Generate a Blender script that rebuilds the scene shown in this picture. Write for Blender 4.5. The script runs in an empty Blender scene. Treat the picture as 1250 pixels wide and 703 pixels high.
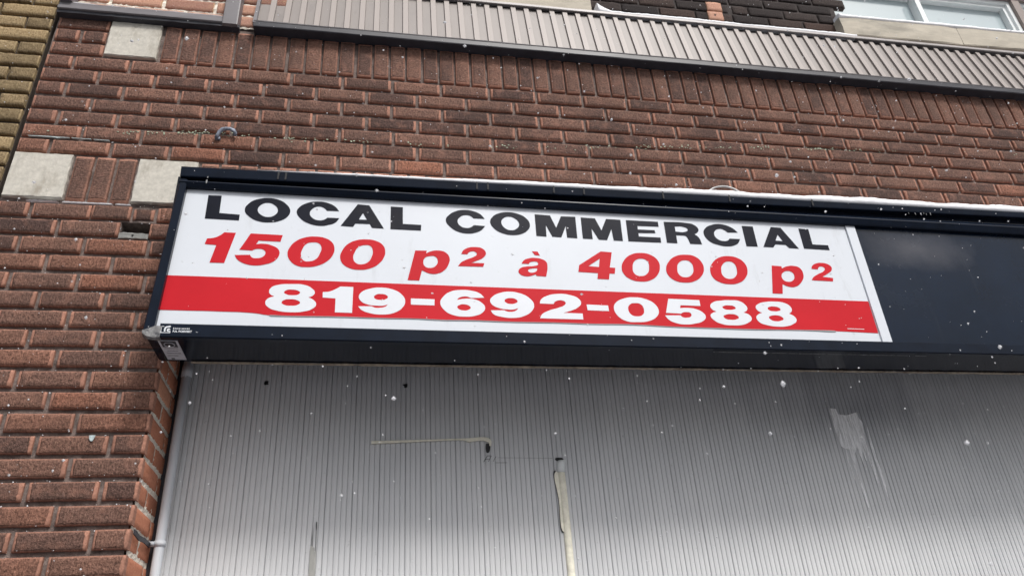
import bpy, bmesh, math, random
from mathutils import Vector
random.seed(7)
R = math.radians
C = bpy.context.scene.collection
sc = bpy.context.scene

# ------------------------------------------------------------------ traced outlines on the sign face (x, z, corner)
BLACK_TEXT = [[[[0.7118,-0.0557,1],[0.7543,-0.0551,1],[0.7551,-0.1258,1],[0.8203,-0.1284,1],[0.8199,-0.1516,1],[0.7122,-0.1501,1]]],[[[0.8343,-0.1084,0],[0.848,-0.0774,0],[0.8737,-0.0615,0],[0.9039,-0.0552,0],[0.9387,-0.06,0],[0.966,-0.0767,0],[0.9813,-0.104,0],[0.9721,-0.1304,0],[0.9479,-0.1475,0],[0.9197,-0.1541,0],[0.8858,-0.1522,0],[0.8541,-0.137,0]],[[0.8757,-0.1068,0],[0.8829,-0.0861,0],[0.9057,-0.0752,0],[0.9287,-0.0833,0],[0.9409,-0.1051,0],[0.9323,-0.1241,0],[0.9127,-0.1329,0],[0.8884,-0.1257,0]]],[[[1.0028,-0.1071,0],[1.0084,-0.0895,0],[1.0297,-0.0707,0],[1.0709,-0.0594,0],[1.1072,-0.0651,0],[1.129,-0.0774,0],[1.1429,-0.0955,1],[1.1026,-0.0961,1],[1.0925,-0.0858,0],[1.074,-0.0803,0],[1.0543,-0.0902,0],[1.0462,-0.109,0],[1.0568,-0.1291,0],[1.0792,-0.1373,0],[1.0969,-0.1324,0],[1.1052,-0.1246,1],[1.1454,-0.1245,1],[1.1324,-0.1433,0],[1.1086,-0.1545,0],[1.084,-0.1592,0],[1.042,-0.15,0],[1.0148,-0.1301,0]]],[[[1.2047,-0.0631,1],[1.2442,-0.0652,1],[1.2963,-0.1591,1],[1.2559,-0.1582,1],[1.2483,-0.143,1],[1.1996,-0.1435,1],[1.1924,-0.1573,1],[1.1511,-0.1556,1]],[[1.2238,-0.0986,1],[1.2382,-0.1262,1],[1.2106,-0.1261,1]]],[[[1.3183,-0.0656,1],[1.3601,-0.0662,1],[1.3608,-0.1361,1],[1.4241,-0.137,1],[1.4233,-0.1606,1],[1.3188,-0.16,1]]],[[[1.5104,-0.112,0],[1.5227,-0.089,0],[1.5473,-0.0718,0],[1.5775,-0.0646,0],[1.6113,-0.069,0],[1.6353,-0.0812,0],[1.6489,-0.0993,1],[1.6083,-0.0989,1],[1.6011,-0.0912,0],[1.5825,-0.0864,0],[1.5616,-0.0957,0],[1.5518,-0.1141,0],[1.5606,-0.1336,0],[1.5826,-0.1413,0],[1.5995,-0.1369,0],[1.6091,-0.1279,1],[1.6495,-0.1297,1],[1.6344,-0.1483,0],[1.6117,-0.16,0],[1.5874,-0.1643,0],[1.5525,-0.1583,0],[1.5254,-0.1399,0]]],[[[1.6684,-0.1099,0],[1.6786,-0.0877,0],[1.7022,-0.0718,0],[1.7352,-0.0649,0],[1.7713,-0.0706,0],[1.7991,-0.0868,0],[1.8124,-0.1156,0],[1.801,-0.1409,0],[1.777,-0.1568,0],[1.7501,-0.1626,0],[1.7127,-0.1575,0],[1.6835,-0.1404,0]],[[1.7085,-0.11,0],[1.7183,-0.0914,0],[1.7367,-0.0844,0],[1.7603,-0.0922,0],[1.7731,-0.1132,0],[1.7634,-0.1339,0],[1.7419,-0.1426,0],[1.7197,-0.134,0]]],[[[1.8334,-0.0688,1],[1.8898,-0.0707,1],[1.9085,-0.1231,1],[1.9308,-0.072,1],[1.985,-0.0713,1],[1.983,-0.1643,1],[1.9454,-0.1635,1],[1.9448,-0.1139,1],[1.9241,-0.1632,1],[1.8914,-0.1622,1],[1.8709,-0.1133,1],[1.8694,-0.1628,1],[1.8327,-0.1616,1]]],[[[2.0054,-0.0729,1],[2.059,-0.0741,1],[2.0779,-0.1256,1],[2.1015,-0.074,1],[2.1567,-0.0751,1],[2.154,-0.1676,1],[2.1191,-0.1671,1],[2.1168,-0.1176,1],[2.0946,-0.1665,1],[2.0631,-0.1662,1],[2.0411,-0.1184,1],[2.0404,-0.1651,1],[2.0036,-0.1647,1]]],[[[2.1778,-0.0749,1],[2.3025,-0.0755,1],[2.3022,-0.0975,1],[2.2191,-0.0983,1],[2.2188,-0.114,1],[2.2839,-0.1139,1],[2.2851,-0.1272,1],[2.2185,-0.1297,1],[2.2182,-0.1449,1],[2.3017,-0.1453,1],[2.3009,-0.1677,1],[2.1751,-0.1679,1]]],[[[2.3258,-0.0742,1],[2.4201,-0.0752,0],[2.4441,-0.0814,0],[2.4588,-0.1009,0],[2.4534,-0.1139,0],[2.4391,-0.1235,1],[2.4531,-0.1372,0],[2.461,-0.1673,1],[2.4143,-0.1673,1],[2.4092,-0.1454,0],[2.403,-0.1342,0],[2.389,-0.1316,1],[2.3654,-0.1324,1],[2.3641,-0.1674,1],[2.3234,-0.1666,1]],[[2.366,-0.0932,1],[2.4021,-0.0936,0],[2.4159,-0.1046,0],[2.4002,-0.1157,0],[2.3658,-0.1156,1]]],[[[2.4769,-0.1155,0],[2.4888,-0.0932,0],[2.5127,-0.0792,0],[2.5438,-0.0722,0],[2.5789,-0.078,0],[2.6017,-0.091,0],[2.6164,-0.1074,1],[2.5756,-0.109,1],[2.5637,-0.0992,0],[2.5457,-0.094,0],[2.5245,-0.1046,0],[2.5185,-0.1237,0],[2.5295,-0.1418,0],[2.5533,-0.1485,0],[2.5689,-0.1445,0],[2.577,-0.1362,1],[2.6194,-0.1364,1],[2.6082,-0.1543,0],[2.5896,-0.1658,0],[2.5653,-0.1711,0],[2.5264,-0.167,0],[2.4921,-0.1506,0]]],[[[2.6394,-0.0757,1],[2.6846,-0.0761,1],[2.6843,-0.1669,1],[2.6388,-0.1672,1]]],[[[2.7597,-0.0745,1],[2.8001,-0.0757,1],[2.8534,-0.1684,1],[2.8129,-0.167,1],[2.8021,-0.1534,1],[2.7598,-0.153,1],[2.7477,-0.1672,1],[2.7075,-0.1668,1]],[[2.7802,-0.108,1],[2.7942,-0.1368,1],[2.7645,-0.1359,1]]],[[[2.8757,-0.0748,1],[2.9174,-0.0764,1],[2.916,-0.1457,1],[2.9813,-0.1464,1],[2.9815,-0.1687,1],[2.8752,-0.1665,1]]]]
RED_TEXT = [[[[0.7798,-0.201,1],[0.816,-0.2012,1],[0.7926,-0.3178,1],[0.7481,-0.3177,1],[0.7608,-0.2512,1],[0.7246,-0.2489,1],[0.7293,-0.2273,1],[0.7515,-0.2233,0],[0.7682,-0.2131,0]]],[[[0.863,-0.2012,1],[0.9651,-0.2027,1],[0.9598,-0.2286,1],[0.8905,-0.2279,1],[0.8836,-0.2421,1],[0.9075,-0.2393,0],[0.9363,-0.2457,0],[0.9565,-0.2598,0],[0.9601,-0.2783,0],[0.9464,-0.3038,0],[0.9182,-0.3177,0],[0.8861,-0.323,0],[0.853,-0.3165,0],[0.8315,-0.3027,0],[0.8212,-0.2865,1],[0.8684,-0.2836,1],[0.876,-0.2933,0],[0.8906,-0.2958,0],[0.909,-0.2894,0],[0.9163,-0.273,0],[0.9097,-0.2628,0],[0.8952,-0.2594,0],[0.8823,-0.2616,0],[0.8739,-0.2669,1],[0.8339,-0.2655,1]]],[[[0.9861,-0.2759,0],[0.9901,-0.2513,0],[1.0099,-0.2237,0],[1.0392,-0.2077,0],[1.0695,-0.2028,0],[1.1041,-0.2078,0],[1.1254,-0.2222,0],[1.1347,-0.2425,0],[1.1315,-0.2715,0],[1.1126,-0.2987,0],[1.0834,-0.3161,0],[1.0505,-0.3226,0],[1.0203,-0.3187,0],[0.9974,-0.3016,0]],[[1.0288,-0.276,0],[1.0322,-0.2535,0],[1.0443,-0.2323,0],[1.0642,-0.226,0],[1.0831,-0.2292,0],[1.0925,-0.2445,0],[1.0889,-0.2693,0],[1.0784,-0.2901,0],[1.0589,-0.3002,0],[1.0387,-0.2978,0]]],[[[1.1553,-0.2802,0],[1.1603,-0.2554,0],[1.178,-0.2276,0],[1.205,-0.2116,0],[1.2362,-0.2059,0],[1.2714,-0.2105,0],[1.2946,-0.2262,0],[1.3027,-0.2489,0],[1.2991,-0.2739,0],[1.2806,-0.3022,0],[1.2536,-0.3196,0],[1.2196,-0.3262,0],[1.1871,-0.3207,0],[1.1643,-0.3043,0]],[[1.1981,-0.2825,0],[1.2017,-0.2597,0],[1.213,-0.2384,0],[1.2335,-0.2291,0],[1.2527,-0.2316,0],[1.2612,-0.2487,0],[1.2584,-0.2737,0],[1.2477,-0.2946,0],[1.2291,-0.3044,0],[1.2085,-0.3012,0]]],[[[1.4035,-0.2426,1],[1.4427,-0.2416,1],[1.4405,-0.2522,1],[1.4577,-0.243,0],[1.4811,-0.239,0],[1.5062,-0.2451,0],[1.5202,-0.2664,0],[1.5168,-0.2916,0],[1.5013,-0.317,0],[1.4763,-0.3311,0],[1.4517,-0.3313,0],[1.4261,-0.32,1],[1.4172,-0.3597,1],[1.3783,-0.3592,1]],[[1.4308,-0.2869,0],[1.4362,-0.2709,0],[1.4522,-0.2631,0],[1.4718,-0.2643,0],[1.4798,-0.2807,0],[1.4732,-0.2996,0],[1.4571,-0.3093,0],[1.4377,-0.3052,0]]],[[[1.561,-0.2494,1],[1.5687,-0.2342,0],[1.5873,-0.2226,0],[1.6094,-0.219,0],[1.635,-0.2238,0],[1.6471,-0.2413,0],[1.639,-0.2587,0],[1.6184,-0.2722,0],[1.5933,-0.2834,1],[1.6398,-0.2831,1],[1.6355,-0.2975,1],[1.5488,-0.2982,1],[1.56,-0.2831,0],[1.5821,-0.2696,0],[1.6043,-0.2589,0],[1.615,-0.247,0],[1.6087,-0.2379,0],[1.5978,-0.2371,0],[1.5867,-0.2427,0],[1.5821,-0.2497,1]]],[[[1.8117,-0.2273,1],[1.8317,-0.2273,1],[1.8387,-0.2434,1],[1.8207,-0.2425,1]]],[[[1.7706,-0.2793,1],[1.7789,-0.2662,0],[1.8002,-0.2559,0],[1.8191,-0.2538,0],[1.8451,-0.2582,0],[1.8593,-0.2683,0],[1.8625,-0.2832,0],[1.8542,-0.3279,1],[1.8198,-0.3262,1],[1.8185,-0.32,1],[1.8024,-0.3265,0],[1.7837,-0.3293,0],[1.7639,-0.3229,0],[1.7577,-0.3106,0],[1.7656,-0.2977,0],[1.7865,-0.2905,0],[1.8128,-0.2873,0],[1.829,-0.2803,0],[1.8282,-0.2718,0],[1.8142,-0.269,0],[1.8008,-0.273,0],[1.7966,-0.2795,1]],[[1.8252,-0.2953,1],[1.8225,-0.306,0],[1.8089,-0.3137,0],[1.7943,-0.3113,0],[1.7922,-0.3042,0],[1.8027,-0.2983,0]]],[[[2.0637,-0.2163,1],[2.105,-0.218,1],[2.0897,-0.282,1],[2.1098,-0.2825,1],[2.1046,-0.3073,1],[2.0857,-0.3067,1],[2.0803,-0.3308,1],[2.0383,-0.3302,1],[2.043,-0.3067,1],[1.9719,-0.3043,1],[1.9779,-0.2767,1]],[[2.0565,-0.2465,1],[2.0499,-0.2815,1],[2.0109,-0.2797,1]]],[[[2.1338,-0.2803,0],[2.1441,-0.2537,0],[2.1736,-0.226,0],[2.2148,-0.2157,0],[2.2535,-0.2237,0],[2.2758,-0.2467,0],[2.2781,-0.2744,0],[2.2643,-0.3054,0],[2.2351,-0.3281,0],[2.1969,-0.335,0],[2.1592,-0.3266,0],[2.1381,-0.306,0]],[[2.1754,-0.2764,0],[2.1857,-0.2519,0],[2.2112,-0.2398,0],[2.2337,-0.2485,0],[2.2373,-0.276,0],[2.2253,-0.3026,0],[2.2022,-0.313,0],[2.1788,-0.3044,0]]],[[[2.3018,-0.2756,0],[2.314,-0.2509,0],[2.3438,-0.2251,0],[2.384,-0.2157,0],[2.4236,-0.2225,0],[2.4437,-0.2454,0],[2.4471,-0.2742,0],[2.4325,-0.3034,0],[2.4042,-0.3249,0],[2.3646,-0.3332,0],[2.3244,-0.3248,0],[2.3042,-0.3039,0]],[[2.3445,-0.2739,0],[2.3545,-0.2514,0],[2.3798,-0.2392,0],[2.4006,-0.2472,0],[2.4066,-0.2736,0],[2.3947,-0.3004,0],[2.3686,-0.3114,0],[2.3475,-0.3022,0]]],[[[2.4718,-0.2725,0],[2.4839,-0.2489,0],[2.5148,-0.2228,0],[2.5531,-0.2143,0],[2.592,-0.2217,0],[2.6143,-0.2434,0],[2.6178,-0.2756,0],[2.6039,-0.3042,0],[2.5751,-0.3259,0],[2.5366,-0.3338,0],[2.4956,-0.3257,0],[2.4751,-0.3068,0]],[[2.5144,-0.2744,0],[2.5245,-0.2517,0],[2.5491,-0.2371,0],[2.5704,-0.2444,0],[2.5763,-0.2741,0],[2.5667,-0.2989,0],[2.5434,-0.3117,0],[2.5186,-0.303,0]]],[[[2.7212,-0.2481,1],[2.7599,-0.2493,1],[2.7597,-0.2584,1],[2.7812,-0.2493,0],[2.8078,-0.2455,0],[2.8334,-0.254,0],[2.8408,-0.2823,0],[2.8245,-0.3143,0],[2.7925,-0.3359,0],[2.7672,-0.3359,0],[2.7454,-0.3261,1],[2.7355,-0.3668,1],[2.6957,-0.3664,1]],[[2.7503,-0.2903,0],[2.7618,-0.275,0],[2.7782,-0.2689,0],[2.7979,-0.2749,0],[2.802,-0.2919,0],[2.7912,-0.3089,0],[2.7726,-0.3153,0],[2.7534,-0.308,0]]],[[[2.8811,-0.2557,1],[2.8885,-0.2417,0],[2.909,-0.2303,0],[2.9294,-0.2276,0],[2.9543,-0.2321,0],[2.9663,-0.2431,0],[2.9645,-0.257,0],[2.9472,-0.2714,0],[2.9172,-0.2884,1],[2.9598,-0.2923,1],[2.9555,-0.3069,1],[2.8687,-0.3051,1],[2.8787,-0.2921,0],[2.9022,-0.2777,0],[2.9301,-0.2629,0],[2.937,-0.2512,0],[2.9269,-0.2438,0],[2.9128,-0.2476,0],[2.9071,-0.257,1]]]]
PHONE_TEXT = [[[[0.941,-0.4186,0],[0.9461,-0.4032,0],[0.9662,-0.3928,0],[1.0065,-0.3883,0],[1.0508,-0.3906,0],[1.073,-0.4026,0],[1.0821,-0.4166,0],[1.0763,-0.4284,0],[1.063,-0.4349,1],[1.0806,-0.4447,0],[1.089,-0.4596,0],[1.0793,-0.475,0],[1.0542,-0.4858,0],[1.016,-0.4899,0],[0.9709,-0.4855,0],[0.9446,-0.4751,0],[0.9329,-0.4586,0],[0.9386,-0.4441,0],[0.9585,-0.4344,1],[0.9468,-0.4287,0]],[[0.9868,-0.419,0],[0.9936,-0.4111,0],[1.0096,-0.4083,0],[1.0294,-0.4118,0],[1.0364,-0.4185,0],[1.0305,-0.426,0],[1.0145,-0.4288,0],[0.9949,-0.4264,0]],[[0.9822,-0.456,0],[0.9901,-0.4467,0],[1.0091,-0.4434,0],[1.0287,-0.4463,0],[1.039,-0.4547,0],[1.0316,-0.4632,0],[1.0126,-0.4668,0],[0.9915,-0.4644,0]]],[[[1.1617,-0.3918,1],[1.2029,-0.3923,1],[1.2024,-0.487,1],[1.1489,-0.4866,1],[1.1483,-0.436,1],[1.1077,-0.4342,1],[1.1072,-0.4143,1],[1.1279,-0.4116,0],[1.1456,-0.4029,0]]],[[[1.2216,-0.4268,0],[1.2316,-0.4089,0],[1.2582,-0.3963,0],[1.2852,-0.3914,0],[1.3261,-0.3959,0],[1.357,-0.4126,0],[1.3709,-0.4376,0],[1.3626,-0.4631,0],[1.3359,-0.483,0],[1.2975,-0.4905,0],[1.2541,-0.4852,0],[1.2306,-0.4745,0],[1.2209,-0.4626,1],[1.2634,-0.4613,1],[1.2736,-0.466,0],[1.287,-0.4664,0],[1.307,-0.4616,0],[1.3159,-0.4529,1],[1.3002,-0.458,0],[1.2834,-0.4588,0],[1.2499,-0.4548,0],[1.2295,-0.4439,0]],[[1.2698,-0.4272,0],[1.2774,-0.418,0],[1.2925,-0.4151,0],[1.3112,-0.42,0],[1.3147,-0.4269,0],[1.3064,-0.435,0],[1.293,-0.4373,0],[1.2761,-0.4347,0]]],[[[1.3896,-0.4285,1],[1.4671,-0.4296,1],[1.4668,-0.4523,1],[1.3897,-0.4515,1]]],[[[1.4859,-0.442,0],[1.495,-0.42,0],[1.5198,-0.3993,0],[1.5552,-0.3913,0],[1.5905,-0.393,0],[1.6186,-0.4021,0],[1.6339,-0.4184,1],[1.5885,-0.421,1],[1.5791,-0.4166,0],[1.5633,-0.4159,0],[1.5491,-0.4211,0],[1.5408,-0.4297,1],[1.5648,-0.4246,0],[1.5965,-0.4248,0],[1.6242,-0.4378,0],[1.6347,-0.4553,0],[1.6244,-0.4752,0],[1.5977,-0.4876,0],[1.5697,-0.491,0],[1.5317,-0.4874,0],[1.501,-0.4708,0]],[[1.5419,-0.456,0],[1.5501,-0.4479,0],[1.5642,-0.4451,0],[1.5815,-0.4501,0],[1.5865,-0.4574,0],[1.5775,-0.4659,0],[1.5635,-0.4683,0],[1.5479,-0.4644,0]]],[[[1.653,-0.427,0],[1.6652,-0.4102,0],[1.691,-0.3973,0],[1.7164,-0.3924,0],[1.756,-0.3972,0],[1.7874,-0.4144,0],[1.8025,-0.4401,0],[1.7927,-0.4643,0],[1.7644,-0.484,0],[1.7283,-0.4916,0],[1.6895,-0.4887,0],[1.6618,-0.4789,0],[1.6536,-0.4654,1],[1.698,-0.4637,1],[1.7084,-0.4682,0],[1.7226,-0.469,0],[1.739,-0.4638,0],[1.7478,-0.4544,1],[1.7303,-0.4601,0],[1.7124,-0.4606,0],[1.6807,-0.4555,0],[1.6583,-0.4424,0]],[[1.7019,-0.4271,0],[1.7094,-0.4197,0],[1.724,-0.4168,0],[1.7417,-0.4211,0],[1.7466,-0.4289,0],[1.7371,-0.4368,0],[1.7226,-0.4396,0],[1.7068,-0.4349,0]]],[[[1.8233,-0.4346,1],[1.8269,-0.4212,0],[1.8503,-0.4043,0],[1.8916,-0.3952,0],[1.9357,-0.3995,0],[1.9622,-0.413,0],[1.9679,-0.4291,0],[1.955,-0.4457,0],[1.9335,-0.4572,0],[1.9023,-0.468,1],[1.9691,-0.4686,1],[1.9692,-0.4913,1],[1.8195,-0.4904,1],[1.826,-0.4772,0],[1.8527,-0.4606,0],[1.8866,-0.4489,0],[1.9098,-0.4369,0],[1.9136,-0.4279,0],[1.9039,-0.4209,0],[1.8892,-0.4205,0],[1.8758,-0.4266,0],[1.8707,-0.4348,1]]],[[[1.9871,-0.4334,1],[2.0635,-0.4352,1],[2.0642,-0.4567,1],[1.9883,-0.4556,1]]],[[[2.0833,-0.4419,0],[2.0943,-0.4218,0],[2.1253,-0.4055,0],[2.163,-0.3998,0],[2.2069,-0.407,0],[2.2358,-0.4261,0],[2.2447,-0.4531,0],[2.2333,-0.4742,0],[2.2045,-0.4906,0],[2.1618,-0.4966,0],[2.1184,-0.4922,0],[2.0905,-0.4696,0]],[[2.1343,-0.446,0],[2.143,-0.4289,0],[2.1623,-0.4226,0],[2.1851,-0.4287,0],[2.1913,-0.4501,0],[2.1845,-0.4671,0],[2.1652,-0.4743,0],[2.1426,-0.4682,0]]],[[[2.288,-0.4016,1],[2.404,-0.4038,1],[2.4039,-0.4269,1],[2.3294,-0.4262,1],[2.3257,-0.4378,1],[2.3491,-0.436,0],[2.3861,-0.4406,0],[2.4103,-0.4554,0],[2.4156,-0.4695,0],[2.4014,-0.4868,0],[2.37,-0.4971,0],[2.3399,-0.5012,0],[2.3009,-0.4966,0],[2.2765,-0.4843,0],[2.265,-0.4678,1],[2.3222,-0.4663,1],[2.329,-0.4729,0],[2.3447,-0.4747,0],[2.362,-0.468,0],[2.3615,-0.4567,0],[2.3461,-0.4526,0],[2.3322,-0.4552,0],[2.3261,-0.4594,1],[2.2705,-0.4575,1]]],[[[2.4412,-0.4258,0],[2.4546,-0.4109,0],[2.4865,-0.403,0],[2.5175,-0.4003,0],[2.5584,-0.4037,0],[2.5773,-0.4189,0],[2.5813,-0.4305,0],[2.5747,-0.4423,0],[2.5623,-0.4484,1],[2.5847,-0.4593,0],[2.5886,-0.4736,0],[2.5725,-0.4883,0],[2.5427,-0.4986,0],[2.515,-0.5004,0],[2.4724,-0.4964,0],[2.4454,-0.4829,0],[2.4347,-0.4633,0],[2.443,-0.4545,0],[2.4607,-0.4477,1],[2.446,-0.4395,0]],[[2.4863,-0.4303,0],[2.496,-0.4231,0],[2.5129,-0.4214,0],[2.5315,-0.4249,0],[2.5367,-0.4317,0],[2.5259,-0.4378,0],[2.5091,-0.4395,0],[2.4931,-0.437,0]],[[2.4831,-0.466,0],[2.4939,-0.4589,0],[2.5137,-0.456,0],[2.5347,-0.4606,0],[2.5405,-0.4691,0],[2.5284,-0.4768,0],[2.5088,-0.479,0],[2.4889,-0.475,0]]],[[[2.6148,-0.4254,0],[2.6293,-0.4115,0],[2.6595,-0.403,0],[2.694,-0.4007,0],[2.7326,-0.4055,0],[2.7517,-0.4197,0],[2.7544,-0.4314,0],[2.7489,-0.4415,0],[2.7386,-0.4482,1],[2.7581,-0.4605,0],[2.7616,-0.475,0],[2.7447,-0.4898,0],[2.7141,-0.4997,0],[2.6857,-0.5015,0],[2.6425,-0.4963,0],[2.6148,-0.4844,0],[2.608,-0.4662,0],[2.6181,-0.4544,0],[2.6347,-0.4476,1],[2.62,-0.4393,0]],[[2.6604,-0.4294,0],[2.6718,-0.422,0],[2.6879,-0.421,0],[2.7049,-0.4252,0],[2.7098,-0.4327,0],[2.6985,-0.4394,0],[2.683,-0.4404,0],[2.6653,-0.4368,0]],[[2.6568,-0.4649,0],[2.6685,-0.4583,0],[2.6859,-0.4561,0],[2.7069,-0.4619,0],[2.712,-0.4704,0],[2.7001,-0.4777,0],[2.6809,-0.4804,0],[2.6617,-0.4746,0]]]]
STAIN = [[[[3.0717,-0.6554,1],[3.1031,-0.6587,1],[3.1072,-0.6813,1],[3.1418,-0.6861,1],[3.1931,-0.6724,1],[3.1929,-0.6964,1],[3.2045,-0.7168,1],[3.1961,-0.7773,0],[3.1941,-0.8169,0],[3.2001,-0.8755,0],[3.1966,-0.9675,1],[3.191,-0.9674,1],[3.1868,-0.8946,0],[3.1829,-0.8299,1],[3.1743,-0.872,1],[3.1704,-0.8687,1],[3.1662,-0.8265,1],[3.1579,-0.875,0],[3.1631,-0.9071,1],[3.1586,-0.9057,1],[3.152,-0.8491,0],[3.1485,-0.8264,1],[3.1445,-0.8165,1],[3.1269,-0.8618,0],[3.1209,-0.9255,0],[3.1274,-0.9818,0],[3.1285,-1.0492,1],[3.123,-1.0491,1],[3.1161,-0.963,0],[3.1124,-0.8745,0],[3.1133,-0.8261,1],[3.1002,-0.8227,1],[3.1,-0.8808,0],[3.1007,-0.9503,1],[3.0977,-0.9377,1],[3.0919,-0.8614,0],[3.0967,-0.8227,1],[3.0821,-0.8128,1],[3.0741,-0.7567,1],[3.0741,-0.6963,1]]],[[[3.2205,-0.7236,1],[3.2219,-0.764,0],[3.2205,-0.8563,0],[3.2254,-0.927,0],[3.2188,-1.0298,1],[3.214,-1.0235,1],[3.2142,-0.9395,0],[3.2099,-0.8562,0],[3.2126,-0.7707,0]]]]


# ------------------------------------------------------------------ helpers
def tag(o, label=None, cat=None, group=None, kind=None):
    if label: o['label'] = label
    if cat: o['category'] = cat
    if group: o['group'] = group
    if kind: o['kind'] = kind
    return o

def empty(name, loc, label, cat, group=None):
    o = bpy.data.objects.new(name, None); C.objects.link(o)
    o.location = loc; o.empty_display_size = .05
    return tag(o, label, cat, group)

def link(name, me, parent=None):
    o = bpy.data.objects.new(name, me); C.objects.link(o)
    if parent:
        o.parent = parent
        base = parent
        off = Vector((0, 0, 0))
        while base: off += base.location; base = base.parent
        o.location = -off
    return o

class MB:
    """collects geometry in world coordinates, then links it as ONE mesh object"""
    def __init__(s): s.v = []; s.f = []; s.mi = []; s.uv = {}; s.uv2 = {}; s.sm = []
    def face(s, idx, m=0, uv=None, uv2=None, smooth=False):
        s.f.append(idx); s.mi.append(m); s.sm.append(smooth)
        if uv: s.uv[len(s.f)-1] = uv
        if uv2: s.uv2[len(s.f)-1] = uv2
    def add(s, verts):
        b = len(s.v); s.v += [tuple(p) for p in verts]; return b
    def quad(s, a, b, c, d, m=0):
        k = s.add([a, b, c, d]); s.face((k, k+1, k+2, k+3), m)
    def box(s, x0, x1, y0, y1, z0, z1, m=0):
        b = s.add([(x0,y0,z0),(x1,y0,z0),(x1,y1,z0),(x0,y1,z0),(x0,y0,z1),(x1,y0,z1),(x1,y1,z1),(x0,y1,z1)])
        for q in ((0,1,5,4),(1,2,6,5),(2,3,7,6),(3,0,4,7),(4,5,6,7),(3,2,1,0)): s.face(tuple(b+i for i in q), m)
    def loft(s, profs, m=0, caps=True, smooth=False):
        """profs: list of closed rings of equal length"""
        n = len(profs[0]); bs = [s.add(p) for p in profs]
        for a, b in zip(bs, bs[1:]):
            for i in range(n):
                j = (i+1) % n
                s.face((a+i, b+i, b+j, a+j), m, smooth=smooth)
        if caps:
            s.face(tuple(bs[0]+i for i in range(n)), m); s.face(tuple(bs[-1]+i for i in reversed(range(n))), m)
    def tube(s, pts, r, n=10, m=0):
        pts = [Vector(p) for p in pts]; rings = []
        for i, p in enumerate(pts):
            d = (pts[min(i+1, len(pts)-1)] - pts[max(i-1, 0)]).normalized()
            u = d.orthogonal().normalized() if abs(d.z) < .9 else d.cross(Vector((0, 1, 0))).normalized()
            if abs(d.z) < .9: u = d.cross(Vector((0, 0, 1))).normalized()
            w = d.cross(u)
            rr = r[i] if isinstance(r, (list, tuple)) else r
            rings.append([p + u*math.cos(2*math.pi*k/n)*rr + w*math.sin(2*math.pi*k/n)*rr for k in range(n)])
        s.loft(rings, m, smooth=True)
    def build(s, name, mats, parent=None, recalc=True):
        me = bpy.data.meshes.new(name); me.from_pydata(s.v, [], s.f)
        if not isinstance(mats, (list, tuple)): mats = [mats]
        for m in mats: me.materials.append(m)
        me.polygons.foreach_set('material_index', s.mi)
        me.polygons.foreach_set('use_smooth', s.sm)
        if s.uv:
            u1 = me.uv_layers.new(name='local'); u2 = me.uv_layers.new(name='extra')
            for pi, p in enumerate(me.polygons):
                a = s.uv.get(pi); b = s.uv2.get(pi)
                for k, li in enumerate(p.loop_indices):
                    if a: u1.data[li].uv = a[k]
                    if b: u2.data[li].uv = b
        if recalc:
            bm = bmesh.new(); bm.from_mesh(me); bmesh.ops.recalc_face_normals(bm, faces=bm.faces[:]); bm.to_mesh(me); bm.free()
        me.update()
        return link(name, me, parent)

# ------------------------------------------------------------------ materials
def mat(name):
    m = bpy.data.materials.new(name); m.use_nodes = True
    nt = m.node_tree; b = nt.nodes['Principled BSDF']
    return m, nt, b
def N(nt, t, **kw):
    n = nt.nodes.new(t)
    for k, v in kw.items():
        if k.startswith('i_'):
            key = k[2:]
            n.inputs[int(key) if key.isdigit() else key.replace('_', ' ')].default_value = v
        else: setattr(n, k, v)
    return n
def ramp(nt, fac, stops):
    r = N(nt, 'ShaderNodeValToRGB'); e = r.color_ramp.elements
    while len(e) < len(stops): e.new(.5)
    for el, (p, c) in zip(e, stops):
        el.position = p; el.color = (*c, 1) if len(c) == 3 else c
    nt.links.new(fac, r.inputs[0]); return r
def mixc(nt, fac, a, b, blend='MIX'):
    n = N(nt, 'ShaderNodeMix', data_type='RGBA', blend_type=blend)
    for sock, v in ((n.inputs[0], fac), (n.inputs[6], a), (n.inputs[7], b)):
        if hasattr(v, 'is_output'): nt.links.new(v, sock)
        elif isinstance(v, (tuple, list)): sock.default_value = (*v, 1) if len(v) == 3 else v
        else: sock.default_value = v
    return n.outputs[2]
def math_(nt, op, a, b=None, clamp=False):
    n = N(nt, 'ShaderNodeMath', operation=op, use_clamp=clamp)
    for i, v in enumerate((a, b)):
        if v is None: continue
        if hasattr(v, 'is_output'): nt.links.new(v, n.inputs[i])
        else: n.inputs[i].default_value = v
    return n.outputs[0]
def mapr(nt, v, a, b, c=0, d=1):
    n = N(nt, 'ShaderNodeMapRange'); n.inputs[1].default_value = a; n.inputs[2].default_value = b
    n.inputs[3].default_value = c; n.inputs[4].default_value = d
    nt.links.new(v, n.inputs[0]); return n.outputs[0]
def noise(nt, vec, scale, detail=4, rough=.6, sx=None):
    if sx:
        mp = N(nt, 'ShaderNodeMapping'); mp.inputs['Scale'].default_value = sx; nt.links.new(vec, mp.inputs[0]); vec = mp.outputs[0]
    n = N(nt, 'ShaderNodeTexNoise'); n.inputs['Scale'].default_value = scale; n.inputs['Detail'].default_value = detail
    n.inputs['Roughness'].default_value = rough; nt.links.new(vec, n.inputs['Vector']); return n.outputs[0]
def bump(nt, b, h, strength, dist):
    n = N(nt, 'ShaderNodeBump'); n.inputs['Strength'].default_value = strength; n.inputs['Distance'].default_value = dist
    nt.links.new(h, n.inputs['Height']); nt.links.new(n.outputs[0], b.inputs['Normal']); return n

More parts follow.
